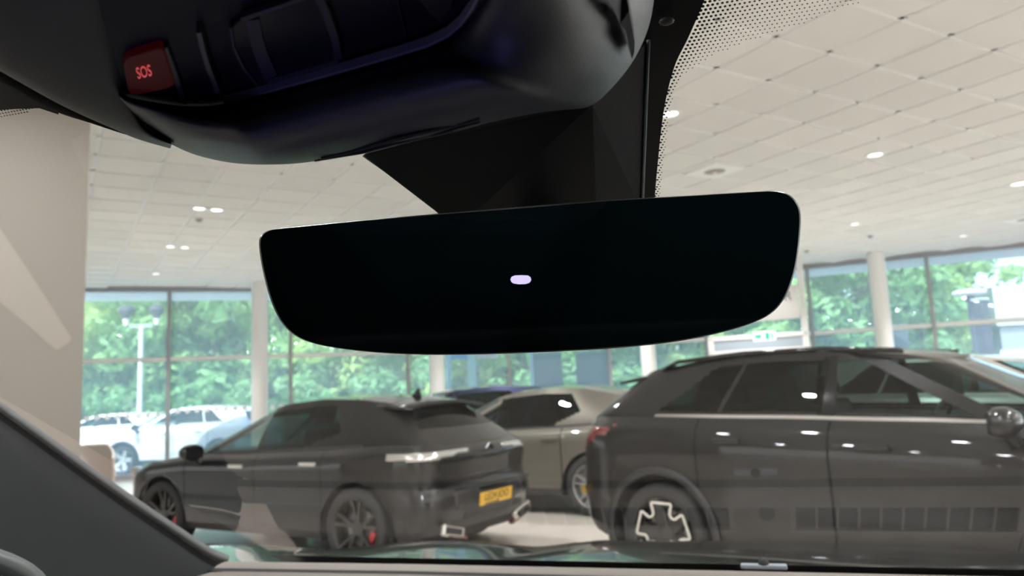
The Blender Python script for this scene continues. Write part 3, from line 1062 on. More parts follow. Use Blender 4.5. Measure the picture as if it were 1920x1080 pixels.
    for j in range(NR + 1):
        t = j / NR
        xr = lerp(GB[0], GT[0], t); xf = lerp(GB[1], GT[1], t ** 0.92)
        w = lerp(WBm, WTm, t ** 1.25)
        cr, cf = lerp(0.16, 0.22, t), lerp(0.34, 0.40, t)
        yr, yf = w - lerp(0.14, 0.26, t), w - lerp(0.26, 0.34, t)
        half = []
        for i in range(7):
            y = yr * i / 6
            half.append((xr + 0.10 * (y / w) ** 2, y, 'rear', 0))
        xe = xr + 0.10 * (yr / w) ** 2
        for i in range(1, 5):
            a = math.pi / 2 * i / 5
            half.append((lerp(xr + cr + .1, xe, math.cos(a)), lerp(yr, w * .965, math.sin(a)), 'rcorner', 0))
        for i in range(NG + 1):
            s_ = i / NG
            yy = w * (1 - 0.035 * (1 - s_) ** 3 - 0.05 * s_ ** 4)
            sm_, bx_ = 0.54, S.get('bx', 1.30)
            xx = lerp(xr + cr + .1, bx_, s_ / sm_) if s_ < sm_ else lerp(bx_ - 0.0 * t, xf - cf - .16, (s_ - sm_) / (1 - sm_))
            half.append((xx, yy, 'side', s_))
        ye = w * .95
        xe = xf - 0.16 * (yf / w) ** 2
        for i in range(1, 5):
            a = math.pi / 2 * i / 5
            half.append((lerp(xf - cf - .16, xe, math.sin(a)), lerp(yf, ye, math.cos(a)), 'fcorner', 1))
        for i in range(7):
            y = yf * (1 - i / 6)
            half.append((xf - 0.16 * (y / w) ** 2, y, 'front', 1))
        row = []
        for i, (x, y, k, s_) in enumerate(half):
            fr = (x - xr) / (xf - xr)
            z0 = belt(x) - 0.012
            z1 = roof(fr)
            row.append((x, y, lerp(z0, z1, t), k, s_))
        grow.append(row)
    ng = len(grow[0])
    G = {}
    for j, row in enumerate(grow):
        for s in (1, -1):
            for i, v in enumerate(row):
                G[j, s, i] = len(verts)
                verts.append(Vector((v[0], s * v[1], v[2])))
    wins = S['wins']
    gfr = {}
    for j in range(NR):
        t = (j + .5) / NR
        for s in (1, -1):
            for i in range(ng - 1):
                f = (G[j, s, i], G[j, s, i + 1], G[j + 1, s, i + 1], G[j + 1, s, i])
                if s < 0: f = tuple(reversed(f))
                k = grow[0][i][3] if grow[0][i][3] == grow[0][i + 1][3] else 'x'
                pn, m = 'roof_frame', S.get('roofpaint', PT)
                if k == 'side':
                    s_ = (grow[0][i][4] + grow[0][i + 1][4]) / 2
                    for wi, (n_, sa, sb, ta_, tb_, gm, ka, kb_, *kx) in enumerate(wins):
                        if sa < s_ < sb and ta_ + max(0, (ka - s_)) * kb_ < t < tb_ - (max(0, kx[0] - s_) * kx[1] if kx else 0):
                            pn, m = n_ + ('_near' if s > 0 else '_off'), gm
                    if pn == 'roof_frame' and S.get('pillar_black') and S['pillar_black'][0] < s_ < S['pillar_black'][1] and .05 < t < .9:
                        m = M_gloss; pn = 'pillar_trim'
                    if j == 1 and S.get('belt_trim') is not None and .13 < s_: m = S['belt_trim']; pn = 'belt_trim'
                elif grow[0][i][3] in ('front',) or (grow[0][i][3] == 'fcorner' and grow[0][i + 1][3] == 'fcorner'):
                    if .02 < t < .93: pn, m = 'windscreen', M_carglass
                elif grow[0][i][3] == 'rear' and i < 6 + S.get('rs', 1):
                    if S.get('rst', (.2, .82))[0] < t < S.get('rst', (.2, .82))[1]: pn, m = 'rear_screen', S.get('rglass', M_cardark)
                add(pn, m, f)
    cen2 = {}
    for i in range(ng):
        v = verts[G[NR, 1, i]]
        for q_, ww in ((1, 0.66), (2, 0.0)):
            for s in (1, -1):
                if q_ == 2 and s < 0:
                    cen2[q_, s, i] = cen2[q_, 1, i]; continue
                cen2[q_, s, i] = len(verts)
                verts.append(Vector((v.x, s * v.y * ww, v.z + 0.035 * (1 - ww * ww))))
    for i in range(ng - 1):
        for s in (1, -1):
            for A, B in ((lambda i: G[NR, s, i], lambda i: cen2[1, s, i]), (lambda i: cen2[1, s, i], lambda i: cen2[2, s, i])):
                f = [A(i), A(i + 1), B(i + 1), B(i)]
                if s < 0: f.reverse()
                add('roof', S.get('roofpaint', PT), tuple(f))
    # ---- write the parts
    nm = {'rear_door_near': 'rear_door', 'rear_door_off': 'rear_door', 'front_door_near': 'front_door', 'front_door_off': 'front_door'}
    made = {}
    for (pn, mn), fs in parts.items():
        used = sorted({k for f in fs for k in f})
        ix = {k: n for n, k in enumerate(used)}
        V = [verts[k] for k in used]
        base = nm.get(pn, pn.replace('_near', '').replace('_off', ''))
        if base.startswith('door_seam'): base = 'door_seam'
        o = mesh(base, V, [tuple(ix[k] for k in f) for f in fs], MATS[mn], root, True)
        bm = bmesh.new(); bm.from_mesh(o.data)
        bmesh.ops.remove_doubles(bm, verts=bm.verts, dist=1e-5)
        bmesh.ops.dissolve_degenerate(bm, edges=bm.edges, dist=1e-6)
        bm.to_mesh(o.data); bm.free()
        for p_ in o.data.polygons: p_.use_smooth = True
        if base in ('tail_light', 'plate_recess', 'light_bar'):
            sm = o.modifiers.new('thick', 'SOLIDIFY'); sm.thickness = 0.012; sm.offset = 1
        made[pn] = o
    # ---- wheels, arches
    yw = W * 0.985 - 0.115
    for x in (0, WB):
        for s in (1, -1):
            wheel(root, x, s * yw, RW, s, S)
            bm = bmesh.new()
            Rr = ARCH + 0.012
            n = 20
            A = []
            for q_ in (W * 0.985, W * 0.985 - 0.30):
                A.append([bm.verts.new((x + Rr * math.cos(math.pi * (i / n * 1.2 - .1)), s * q_, RW + Rr * math.sin(math.pi * (i / n * 1.2 - .1)))) for i in range(n + 1)])
            for i in range(n):
                bm.faces.new((A[0][i], A[0][i + 1], A[1][i + 1], A[1][i]))
            bm.faces.new(A[1])
            from_bm('arch_liner', bm, M_int, root)
            if S.get('archtrim'):
                bm = bmesh.new()
                A = []
                for rr2, q_ in ((ARCH - 0.006, W * .985), (ARCH - 0.002, W * 1.008), (ARCH + .05, W * 1.008), (ARCH + 0.056, W * .985)):
                    A.append([bm.verts.new((x + rr2 * math.cos(math.pi * (i / 24 * 1.16 - .08)), s * q_, max(0.2, RW + rr2 * math.sin(math.pi * (i / 24 * 1.16 - .08))))) for i in range(25)])
                for q_ in range(3):
                    for i in range(24):
                        bm.faces.new((A[q_][i], A[q_][i + 1], A[q_ + 1][i + 1], A[q_ + 1][i]))
                from_bm('arch_trim', bm, S['archtrim'], root, True)
    boxo('underbody', ((XR + XF) / 2, 0, zs + 0.03), (XF - XR - 0.5, W * 1.55, 0.12), M_int, root)
    # ---- handles, mirrors
    for s in (1, -1):
        for hx, hz in S.get('handles', []):
            yb = W * (1 - 0.0)
            par = made.get(('rear_door' if hx < seams[1] else 'front_door') + ('_near' if s > 0 else '_off')) if len(seams) >= 3 else root
            h_ = boxo('door_handle', (hx, s * (yb + 0.012), hz), (0.21, 0.032, 0.034), S.get('handle', PT), par or root, 0.012, label=S.get('handle_label'))
        mx_, mz = S['mirror']
        bm = bmesh.new()
        bmesh.ops.create_icosphere(bm, subdivisions=3, radius=1)
        for v in bm.verts:
            v.co = Vector((v.co.x * 0.10, v.co.y * 0.13, v.co.z * 0.085))
            if v.co.x < -0.045: v.co.x = -0.045
        mo = from_bm('wing_mirror', bm, S.get('mirrorpaint', PT), root, True)
        mo.location = (mx_, s * (W + 0.10), mz)
        bm = bmesh.new()
        tube(bm, [(0.02, -s * 0.02, -0.04), (0.03, -s * 0.10, -0.11), (0.03, -s * 0.16, -0.12)], 0.028)
        from_bm('mirror_arm', bm, M_black, mo)
        boxo('mirror_glass', (-0.047, 0, 0), (0.006, 0.19, 0.115), M_gloss, mo, 0.002)
    # ---- seats and wheel
    zf = S.get('seatz', 0)
    for x, y in ((1.15, 0.37), (1.15, -0.37)):
        bm = bmesh.new()
        M = Matrix.Translation((x, y, 0)) @ Matrix.Rotation(R(-14), 4, 'Y')
        box(bm, (0, 0, 0.93 + zf), (0.10, 0.44, 0.56), M)
        st = from_bm('front_seat', bm, M_seat, root)
        b_ = st.modifiers.new('bevel', 'BEVEL'); b_.width = 0.045; b_.segments = 3
        bm = bmesh.new()
        box(bm, (0.0, 0, 1.32 + zf), (0.08, 0.25, 0.17), M)
        hr = from_bm('headrest', bm, M_seat, st)
        b_ = hr.modifiers.new('bevel', 'BEVEL'); b_.width = 0.035; b_.segments = 3
    bm = bmesh.new()
    box(bm, (0.18, 0, 0.98 + zf), (0.10, 1.15, 0.34))
    for y in (-0.4, 0, 0.4): box(bm, (0.17, y, 1.21 + zf), (0.07, 0.24, 0.12))
    rs = from_bm('rear_seat', bm, M_seat, root)
    b_ = rs.modifiers.new('bevel', 'BEVEL'); b_.width = 0.03; b_.segments = 2
    bm = bmesh.new()
    n = 24
    Mw = Matrix.Translation((1.78, -0.37, 1.0 + zf)) @ Matrix.Rotation(R(-65), 4, 'Y')
    tube(bm, [Mw @ Vector((0.18 * math.cos(i * 2 * math.pi / n), 0.18 * math.sin(i * 2 * math.pi / n), 0)) for i in range(n + 1)], 0.014, 6)
    from_bm('steering_wheel', bm, M_black, root, True)
    boxo('dashboard', (S['gb'][1] - 0.55, 0, belt(S['gb'][1] - .5) - 0.02), (0.5, 1.25, 0.09), M_int, root, 0.04)
    return root, made

# ---- black hatchback, rear three-quarter
P_black = paint('black', (0.006, 0.006, 0.0065), 0.3, 0.0)
P_dark = paint('anthracite', (0.011, 0.011, 0.011), 0.35, 0.1)
P_grey = paint('warm_grey', (0.15, 0.138, 0.116), 0.35, 0.25)
P_blue = paint('navy', (0.018, 0.024, 0.06), 0.3, 0.3)
P_white = paint('white', (0.82, 0.83, 0.84), 0.35, 0.0)
P_sand = paint('silver_sand', (0.45, 0.42, 0.38), 0.35, 0.3)
P_redp = paint('red', (0.5, 0.03, 0.03), 0.3, 0.0)
def cls_hatch(c, k, t, s, ay):
    if k in ('rear', 'rcorner') or (k == 'side' and c.x < -0.25):
        if 0.915 + max(0, 0.78 - ay) * 0.08 < c.z < 0.975 and ay > 0.24 and (c.x < -0.36): return 'light_bar', M_lampc
        if k == 'rear' and 0.74 < c.z < 0.91 and ay < 0.62: return 'tailgate_panel', M_gloss
        if k in ('rear', 'rcorner') and 0.44 < c.z < 0.62 and ay < 0.60: return 'plate_recess', M_black
        if c.z < 0.40 and k != 'side': return 'diffuser', M_black
S_h = dict(wb=2.675, w=0.905, rw=0.345, xr=-0.86, xf=3.54, sill=0.23, paint=P_black,
    belt=[(-0.9, 1.03), (-0.3, 1.03), (0.6, 0.99), (1.6, 0.955), (2.3, 0.945), (2.9, 0.88), (3.3, 0.80), (3.6, 0.70)],
    prof=[(0, .93, .12, .10), (.10, .975, .05, .03), (.24, .985, .0, .0), (.30, .99, -.01, .0), (.40, .988, .0, .02), (.50, .985, .05, .03), (.56, .988, .06, .04), (.70, .995, .045, .06), (.80, 1.0, .03, .07), (.86, .995, .035, .09), (.93, .975, .07, .12), (1, .91, .15, .20)],
    gb=(-0.74, 2.62), gt=(-0.30, 1.62), gw=(0.80, 0.56), roof=[(0, 1.36), (.125, 1.405), (.29, 1.44), (.5, 1.455), (.71, 1.43), (.87, 1.385), (1, 1.335)],
    wins=[('front_door_window', .565, .965, .10, .86, M_carglass, 0, 0), ('rear_door_window', .20, .54, .10, .86, M_cardark, .36, 1.6)],
    pillar_black=(.53, .575), seams=[0.38, 1.25, 2.28], handles=[(0.52, 0.885), (1.48, 0.855)], handle=M_chrome, handle_label='chrome flush door handle',
    mirror=(2.02, 0.99), rim=M_rimd, spokes=5, split=True, caliper=M_reddot, cal_rot=150, classify=cls_hatch, rst=(.40, .90), rs=2, belt_trim=M_black, N=120)
hatch, hp = build_car('hatchback', 'glossy black hatchback with yellow number plate, facing away left of centre', 'car', (-0.98, 7.52), -58.9, S_h)
def rear_plate(root, x, z, txt, w=0.52, h_=0.112, tilt=-8):
    p = boxo('number_plate', (x, 0, z), (0.012, w, h_), mat('plate_yellow', (0.80, 0.46, 0.02), 0.45), root, 0.004, label='yellow rear number plate')
    p.rotation_euler = (0, R(tilt), 0)
    text('plate_text', txt, 0.094, frame((-0.008, 0, 0.010), (0, -1, 0), (0, 0, 1)), mat('plate_ink', (0.03, 0.025, 0.01), 0.5), p, 0.0006)
    boxo('plate_footer', (-0.0065, 0.07, -0.045), (0.002, 0.22, 0.012), mat('plate_ink', (0.03, 0.025, 0.01), 0.5), p)
    return p
rear_plate(hatch, -0.885, 0.535, 'LE24 JOO')
bm = bmesh.new()
bmesh.ops.create_cone(bm, cap_ends=True, segments=12, radius1=0.05, radius2=0.012, depth=0.09)
for v in bm.verts: v.co = Vector((v.co.x * 1.5 - v.co.z * .4, v.co.y * .45, v.co.z))
o = from_bm('roof_antenna', bm, M_gloss, hatch, True); o.location = (-0.02, 0, 1.475)
# roof spoiler, tailgate emblem, bumper trims
sp = [[Vector((lerp(-0.02, -0.40, t), y, lerp(1.415, 1.375, t) + 0.02 - 0.05 * (abs(y) / 0.6) ** 2)) for y in [(-0.6 + 1.2 * i / 12) for i in range(13)]] for t in (0, .3, .6, 1)]
sheet('roof_spoiler', sp, P_black, hatch, 0.022)
bm = bmesh.new()
pts = [(-0.07, 0), (0, 0.05), (0.07, 0), (0.03, -0.012), (0, 0.012), (-0.03, -0.012)]
f = [bm.verts.new((-0.83, y, 0.955 + z)) for y, z in pts]; g_ = [bm.verts.new((-0.845, y, 0.955 + z)) for y, z in pts]
bm.faces.new(f); bm.faces.new(list(reversed(g_)))
for i in range(6): bm.faces.new((f[i], g_[i], g_[(i + 1) % 6], f[(i + 1) % 6]))
from_bm('tailgate_emblem', bm, M_gloss, hatch)
for s in (1, -1):
    bm = bmesh.new()
    box(bm, (0, 0, 0), (0.05, 0.30, 0.10), Matrix.Translation((-0.80, s * 0.56, 0.32)) @ Matrix.Rotation(R(s * 14), 4, 'X'))
    o = from_bm('exhaust_trim', bm, M_chrome, hatch, label='chrome exhaust trim')
    b_ = o.modifiers.new('bevel', 'BEVEL'); b_.width = 0.015
    bm = bmesh.new()
    box(bm, (-0.015, 0, 0), (0.05, 0.19, 0.05), Matrix.Translation((-0.80, s * 0.57, 0.32)) @ Matrix.Rotation(R(s * 14), 4, 'X'))
    from_bm('exhaust_opening', bm, M_dark, o)
    bm = bmesh.new()
    box(bm, (-0.005, 0, 0), (0.05, 0.26, 0.025), Matrix.Translation((-0.79, s * 0.50, 0.265)) @ Matrix.Rotation(R(s * 14), 4, 'X'))
    from_bm('rear_reflector', bm, M_red, hatch)
tp = boxo('bumper_strip', (-0.872, 0, 0.655), (0.03, 1.2, 0.02), M_gloss, hatch, 0.006)
for s in (1, -1):
    boxo('headlight', (3.24, s * 0.66, 0.76), (0.26, 0.26, 0.10), M_lampc, hatch, 0.03)

# ---- dark SUV on the right
def cls_suv(c, k, t, s, ay):
    if (k in ('rear', 'rcorner') and ay > 0.34 or k == 'side' and c.x < -0.36) and 0.98 + max(0, (c.x + 0.74)) * 0.50 < c.z < 1.15: return 'tail_light', M_red
    if k == 'rear' and 0.99 < c.z < 1.08: return 'light_bar', M_gloss
S_s = dict(wb=2.74, w=0.925, rw=0.365, xr=-0.90, xf=3.62, sill=0.27, paint=P_dark, clad=0.13,
    belt=[(-0.9, 1.22), (-0.2, 1.21), (0.8, 1.19), (1.8, 1.165), (2.35, 1.145), (2.9, 1.08), (3.4, 0.98), (3.7, 0.87)],
    gb=(-0.80, 2.80), gt=(-0.42, 1.92), gw=(0.83, 0.60), gap=0.07, roof=[(0, 1.53), (.13, 1.585), (.33, 1.63), (.55, 1.645), (.75, 1.625), (.9, 1.585), (1, 1.535)],
    bx=1.30, wins=[('front_door_window', .555, .975, .12, .87, M_carglass, 0, 0), ('rear_door_window', .30, .525, .12, .87, M_cardark, 0, 0), ('quarter_window', .13, .286, .12, .86, M_cardark, 0, 0, .21, 9.0)],
    pillar_black=(.515, .56), belt_trim=mat('trim_satin', (0.30, 0.28, 0.26), 0.35, metal=0.8), seams=[0.34, 1.30, 2.40], handles=[(0.60, 1.05), (1.58, 1.025)], handle=P_dark,
    mirror=(2.30, 1.18), rim=M_rimd, spokes=5, accent=mat('accent_white', (0.80, 0.77, 0.70), 0.4), spw=1.5, spin=0, classify=cls_suv, seatz=0.12, archtrim=M_black, N=120, rst=(.2, .85), taper=0.05)
suv, sp_ = build_car('suv', 'dark anthracite SUV with white-outlined wheel, largest car, on the right', 'car', (1.665, 6.50), 135, S_s)
for s in (1, -1):
    bm = bmesh.new()
    tube(bm, [(-0.1, s * 0.60, 1.57), (0.05, s * 0.605, 1.625), (0.6, s * 0.60, 1.655), (1.2, s * 0.59, 1.65), (1.7, s * 0.58, 1.605)], 0.017)
    from_bm('roof_rail', bm, M_gloss, suv, True)
sp = [[Vector((lerp(-0.15, -0.52, t), y, lerp(1.565, 1.525, t) + 0.02 - 0.05 * (abs(y) / 0.6) ** 2)) for y in [(-0.62 + 1.24 * i / 12) for i in range(13)]] for t in (0, .3, .6, 1)]
sheet('roof_spoiler', sp, P_dark, suv, 0.025)
for s in (1, -1):
    boxo('headlight', (3.38, s * 0.68, 0.88), (0.26, 0.26, 0.12), M_lampc, suv, 0.03)

# ---- warm grey car between them
S_g = dict(S_h, paint=P_grey, handle=P_grey, handle_label=None, classify=lambda c, k, t, s, ay: ('tail_light', M_red) if k in ('rear', 'rcorner') and .85 < c.z < .98 and ay > .35 else None, rim=M_rims, caliper=mat('caliper_yellow', (0.62, 0.40, 0.05), 0.5), cal_rot=20, N=80, rs=2,
    roof=[(0, 1.34), (.125, 1.40), (.29, 1.455), (.5, 1.47), (.71, 1.44), (.87, 1.39), (1, 1.335)], mirrorpaint=P_grey,
    wins=[('front_door_window', .575, .965, .10, .86, M_carglass, 0, 0), ('rear_door_window', .16, .54, .10, .86, M_cardark, .30, 2.2)])
grey, _ = build_car('saloon_car', 'warm grey car standing between the black hatchback and the dark SUV', 'car', (1.25, 9.72), -61, S_g)
# ---- navy car behind it, silver SUV behind the dark one
S_b = dict(S_h, paint=P_blue, handle=P_blue, handle_label=None, classify=S_g['classify'], caliper=None, N=60, roof=[(0, 1.44), (.2, 1.51), (.5, 1.545), (.8, 1.51), (1, 1.44)])
build_car('hatchback', 'navy blue car of which only the roof shows behind the warm grey car', 'car', (0.25, 12.7), -100, S_b)
S_v = dict(S_s, paint=P_sand, handle=P_sand, classify=S_g['classify'], accent=None, N=60, archtrim=M_black)
build_car('suv', 'silver-beige SUV parked behind the bonnet of the dark SUV', 'car', (4.15, 9.7), 126, S_v)
# ---- outside: white cars, red car
S_w = dict(S_s, paint=P_white, handle=P_white, mirrorpaint=M_black, classify=S_g['classify'], accent=None, N=60, rim=M_rims)
for X, Y, az, lab, S_, nm_ in ((-10.6, 22.6, -78, 'white estate car outside the window, leftmost of the parked white cars', dict(S_w, roof=[(0, 1.45), (.15, 1.50), (.4, 1.53), (.65, 1.53), (.85, 1.50), (1, 1.43)]), 'estate_car'),
                         (-7.35, 20.5, -80, 'white SUV outside the window, in front of the white estate car', S_w, 'suv')):
    build_car(nm_, lab, 'car', (X, Y, -0.25), az, S_)
build_car('hatchback', 'red car outside at the right margin, beyond the silver-beige SUV', 'car', (14.0, 19.6, -0.25), 100, dict(S_b, paint=P_redp, handle=P_redp))
g = ground_at(160, 24)

# ================================================================== OUR OWN CAR (the camera sits in it)
M_con = mat('console_plastic', (0.060, 0.066, 0.068), 0.45, bump=(1400, 0.07), spec=0.5)
M_conp = mat('console_panel', (0.012, 0.013, 0.020), 0.45, spec=0.10)
M_head = mat('headliner_black', (0.022, 0.023, 0.025), 0.9, bump=(1500, 0.3), spec=0.22)
M_trimd = mat('pillar_trim_black', (0.016, 0.018, 0.019), 0.55, bump=(1200, 0.3), spec=0.22)
M_seal = mat('seal_grey', (0.08, 0.083, 0.085), 0.55)
M_dash = mat('dash_soft_taupe', (0.14, 0.121, 0.105), 0.6, bump=(1400, 0.25))
M_dashd = mat('dash_groove', (0.03, 0.028, 0.027), 0.7)
M_frit = mat('frit_black', (0.012, 0.012, 0.013), 0.55)
M_ws = glass_mat('windscreen_glass', (0.93, 0.96, 0.95), 1.52, 0.62)
M_bonnet = mat('bonnet_black', (0.012, 0.012, 0.013), 0.2, 0.2, coat=1.0)
M_cover = mat('cover_plastic', (0.016, 0.018, 0.021), 0.5, bump=(1400, 0.07), spec=0.22)

own = empty('car_interior', (EYE.x, EYE.y, 0), 0, 'dark cabin of the car the view is taken from, with dashboard and bonnet', 'car')
OO = Vector((EYE.x, EYE.y, 0))
def osheet(name, rows, m, parent=own, **k):
    return sheet(name, rows, m, parent, origin=OO, **k)

# windscreen pane
wsp = [carp(1.3, -0.80, -0.31), carp(1.3, 0.74, -0.31), carp(0.10, 0.62, -0.31 + 1.2 * math.tan(RAKE)), carp(0.10, -0.70, -0.31 + 1.2 * math.tan(RAKE))]
ws = mesh('windscreen', wsp, [(0, 1, 2, 3)], M_ws, own, origin=OO, label='clear raked windscreen')
# printed black edge right of the sensor cover, and the left top corner
I_ = [(1226, 400), (1228, 366), (1233, 310), (1239, 250), (1246, 200), (1255, 158), (1268, 116), (1288, 76), (1305, 38), (1321, 0), (1338, -45), (1350, -80)]
O_ = [(1236, 400), (1238, 366), (1245, 300), (1253, 225), (1264, 170), (1284, 138), (1330, 107), (1390, 81), (1445, 64), (1510, 42), (1565, 21), (1632, -2), (1710, -35), (1800, -80)]
Is = [(v.x, v.y) for v in smooth_curve(I_, 4)]
band_l = [(1196 + (y_ < 60) * 0, y_) for _, y_ in Is]
def gl_strip(name, A, B, off, m, parent):
    n = len(A)
    V = [on_glass(x, y, off) for x, y in A] + [on_glass(x, y, off) for x, y in B]
    return mesh(name, V, [(i, i + 1, n + i + 1, n + i) for i in range(n - 1)], m, parent, origin=OO)
gl_strip('frit_band', [(min(1205, x - 20), y) for x, y in Is], Is, 0.0012, M_frit, ws)
gl_strip('frit_band', [(-140, 120), (-60, 120), (0, 120), (40, 120), (74, 120), (110, 160)], [(-140, 232), (-60, 216), (0, 206), (40, 204), (74, 203), (110, 215)], 0.0012, M_frit, ws)
bA = [carp(1.3, l, -0.31) for l in (-0.8, -0.4, 0, 0.4, 0.74)]
bB = [carp(1.205, l, -0.31 + 0.095 * math.tan(RAKE)) for l in (-0.8, -0.4, 0, 0.4, 0.74)]
mesh('frit_band', [p - WSN * 0.0012 for p in bA + bB], [(i, i + 1, 6 + i, 5 + i) for i in range(4)], M_frit, ws, origin=OO)
# dot matrix
tdir = (_ef * math.cos(RAKE) - _ez * math.sin(RAKE))
zone = Is + list(reversed(O_))
zl = [(-160, 236), (-60, 214), (0, 204), (74, 200), (74, 204), (0, 224), (-60, 237), (-160, 262)]
def dist_poly(x, y, P):
    best = 1e9
    for (x0, y0), (x1, y1) in zip(P, P[1:]):
        dx, dy = x1 - x0, y1 - y0
        t = max(0, min(1, ((x - x0) * dx + (y - y0) * dy) / (dx * dx + dy * dy + 1e-9)))
        best = min(best, math.hypot(x - x0 - dx * t, y - y0 - dy * t))
    return best
bm = bmesh.new()
pit = 0.00205
for i in range(-40, 240):
    for j in range(-240, 180):
        s_ = 0.90 + i * pit * 0.866 * 1.0
        f_ = 1.3 - s_
        l_ = (j + 0.5 * (i % 2)) * pit
        if f_ > 0.52 or f_ < 0.20: continue
        P = carp(f_, l_, -0.31 + s_ * math.tan(RAKE)) - WSN * 0.0014
        if (P - EYE).y < 0.12: continue
        x, y = proj(P)
        r = 0
        if 1220 < x < 1800 and -60 < y < 410 and inpoly(x, y, zone):
            dI, dO = dist_poly(x, y, Is), dist_poly(x, y, O_)
            fr = dI / (dI + dO + 1e-6)
            r = 0.00080 * (1 - 0.62 * fr)
        elif x < 110 and 190 < y < 270 and inpoly(x, y, zl):
            r = 0.0007 * (1 - 0.5 * max(0, (y - 204) / 20))
        if r > 0.0002:
            vs = [bm.verts.new(P - OO + (_er * math.cos(k * math.pi / 3) + tdir * math.sin(k * math.pi / 3)) * r) for k in range(6)]
            bm.faces.new(vs)
from_bm('frit_dots', bm, M_frit, ws, kind='stuff')

# ---- overhead console
ZC = 0.118
def pz(p, z): return atz(p[0], p[1], z)
Sx = [(222, 172), (228, 178), (262, 187), (305, 194), (350, 199), (395, 198), (440, 189), (520, 166), (620, 138), (720, 109), (800, 84), (850, 60), (880, 34), (905, 0), (950, -70)]
Bx = [(232, 206), (240, 222), (270, 246), (310, 267), (355, 289), (400, 302), (440, 309), (490, 312), (560, 310), (630, 300), (690, 291), (800, 263), (900, 238), (1000, 217), (1060, 209), (1112, 204), (1150, 172), (1183, 132), (1206, 92), (1222, 48), (1230, 0), (1236, -70)]
NC = 64
Sr = [(v.x, v.y) for v in resample(smooth_curve(Sx, 5), NC)]
Br = [(v.x, v.y) for v in resample(smooth_curve(Bx, 5), NC)]
def crow(fr, dz_, ex):
    out = []
    for i, (s_, b) in enumerate(zip(Sr, Br)):
        u = i / (NC - 1)
        w_ = max(0, 1 - u / 0.24) ** 1.1 * 1.1 + max(0, (u - 0.69) / 0.31) ** 1.5 * 1.45
        out.append(pz((lerp(s_[0], b[0], fr), lerp(s_[1], b[1], fr) + (4 if fr < .2 and fr > 0 else 0)), ZC + dz_ + ex * w_))
    return out
CROWS = [(0, 0, 0), (.03, -.004, 0), (.12, -.010, .004), (.35, -.018, .014), (.55, -.022, .022), (.72, -.0235, .030), (.87, -.022, .036), (.96, -.018, .039), (1, -.012, .042)]
def con_z(px, py):
    best = (1e9, ZC)
    for i in range(0, NC, 1):
        u = i / (NC - 1)
        w_ = max(0, 1 - u / 0.24) ** 1.1 * 1.1 + max(0, (u - 0.69) / 0.31) ** 1.5 * 1.45
        for (f0, d0, e0), (f1, d1, e1) in zip(CROWS, CROWS[1:]):
            for q_ in range(4):
                t = q_ / 4
                f = lerp(f0, f1, t)
                x, y = lerp(Sr[i][0], Br[i][0], f), lerp(Sr[i][1], Br[i][1], f)
                d_ = (x - px) ** 2 + (y - py) ** 2
                if d_ < best[0]: best = (d_, ZC + lerp(d0, d1, t) + lerp(e0, e1, t) * w_)
    return best[1]
con = osheet('overhead_console', [crow(*c_) for c_ in CROWS] + [
    [p + Vector((0, 0.004, 0.010)) for p in crow(1, -.012, .042)],
    [p + Vector((0, 0.0, 0.028)) for p in crow(1, -.012, .042)]], M_con, sub=1, label='dark moulded overhead console')
# button panel
U0 = [(140, -190), (200, -190), (300, -190), (420, -190), (560, -190), (700, -190), (820, -190), (900, -190), (980, -190), (1040, -190)]
Ur = [(v.x, v.y) for v in resample(U0, NC)]
pan = osheet('button_panel', [[pz((lerp(u[0], s[0], t), lerp(u[1], s[1], t)), ZC + 0.0015 - 0.001 * t) for u, s in zip(Ur, Sr)] for t in (0, .25, .5, .75, .93, 1.0)], M_conp, con, sub=1, label='glossy black button panel')
def plate(name, pts, z, th, m, parent, bev=0.0008, label=None):
    lo = [pz(p, con_z(*p) + z - ZC if name in ('console_recess', 'louvre') else z) for p in pts]
    n = len(lo)
    bm = bmesh.new()
    a = [bm.verts.new(p - OO) for p in lo]
    b = [bm.verts.new(p - OO + Vector((0, 0, th))) for p in lo]
    bm.faces.new(a); bm.faces.new(list(reversed(b)))
    for i in range(n): bm.faces.new((a[i], b[i], b[(i + 1) % n], a[(i + 1) % n]))
    o = from_bm(name, bm, m, parent, label=label)
    if bev:
        x = o.modifiers.new('bevel', 'BEVEL'); x.width = bev; x.segments = 2
    return o
def stroke(name, pts, w, z, th, m, parent, label=None):
    pts = [Vector((x, y, 0)) for x, y in pts]
    L_, R_ = [], []
    for i, p in enumerate(pts):
        d = (pts[min(i + 1, len(pts) - 1)] - pts[max(i - 1, 0)]).normalized()
        nn_ = Vector((-d.y, d.x, 0)) * w / 2
        L_.append((p.x + nn_.x, p.y + nn_.y)); R_.append((p.x - nn_.x, p.y - nn_.y))
    return plate(name, L_ + list(reversed(R_)), z, th, m, parent, 0, label)
M_sos = mat('sos_red_plastic', (0.060, 0.007, 0.009), 0.5, spec=0.15, emit=(1.0, 0.05, 0.05), estr=0.008)
M_sost = mat('sos_letters_lit', (0.6, 0.05, 0.05), 0.4, emit=(1.0, 0.13, 0.13), estr=0.30)
sosq = [(236, 112), (244, 107), (296, 91), (304, 92), (309, 97), (327, 152), (326, 161), (318, 166), (254, 179), (245, 177), (240, 171), (231, 122)]
bt = plate('sos_button', sosq, ZC - 0.002, 0.004, M_sos, con, 0.0006, 'dark red SOS button')
c0, cx_, cy_ = pz((270, 136), ZC - 0.0026), pz((288, 132), ZC - 0.0026), pz((266, 122), ZC - 0.0026)
Xv = (pz((287, 131.5), ZC - .0026) - pz((254, 139.5), ZC - .0026)) / 2.05
Yv = (pz((267, 125), ZC - .0026) - pz((272, 146), ZC - .0026)) / 0.72
tx = text('sos_lettering', 'SOS', 1.0, Matrix.Identity(4), M_sost, con, 0.01, label='lit red SOS letters')
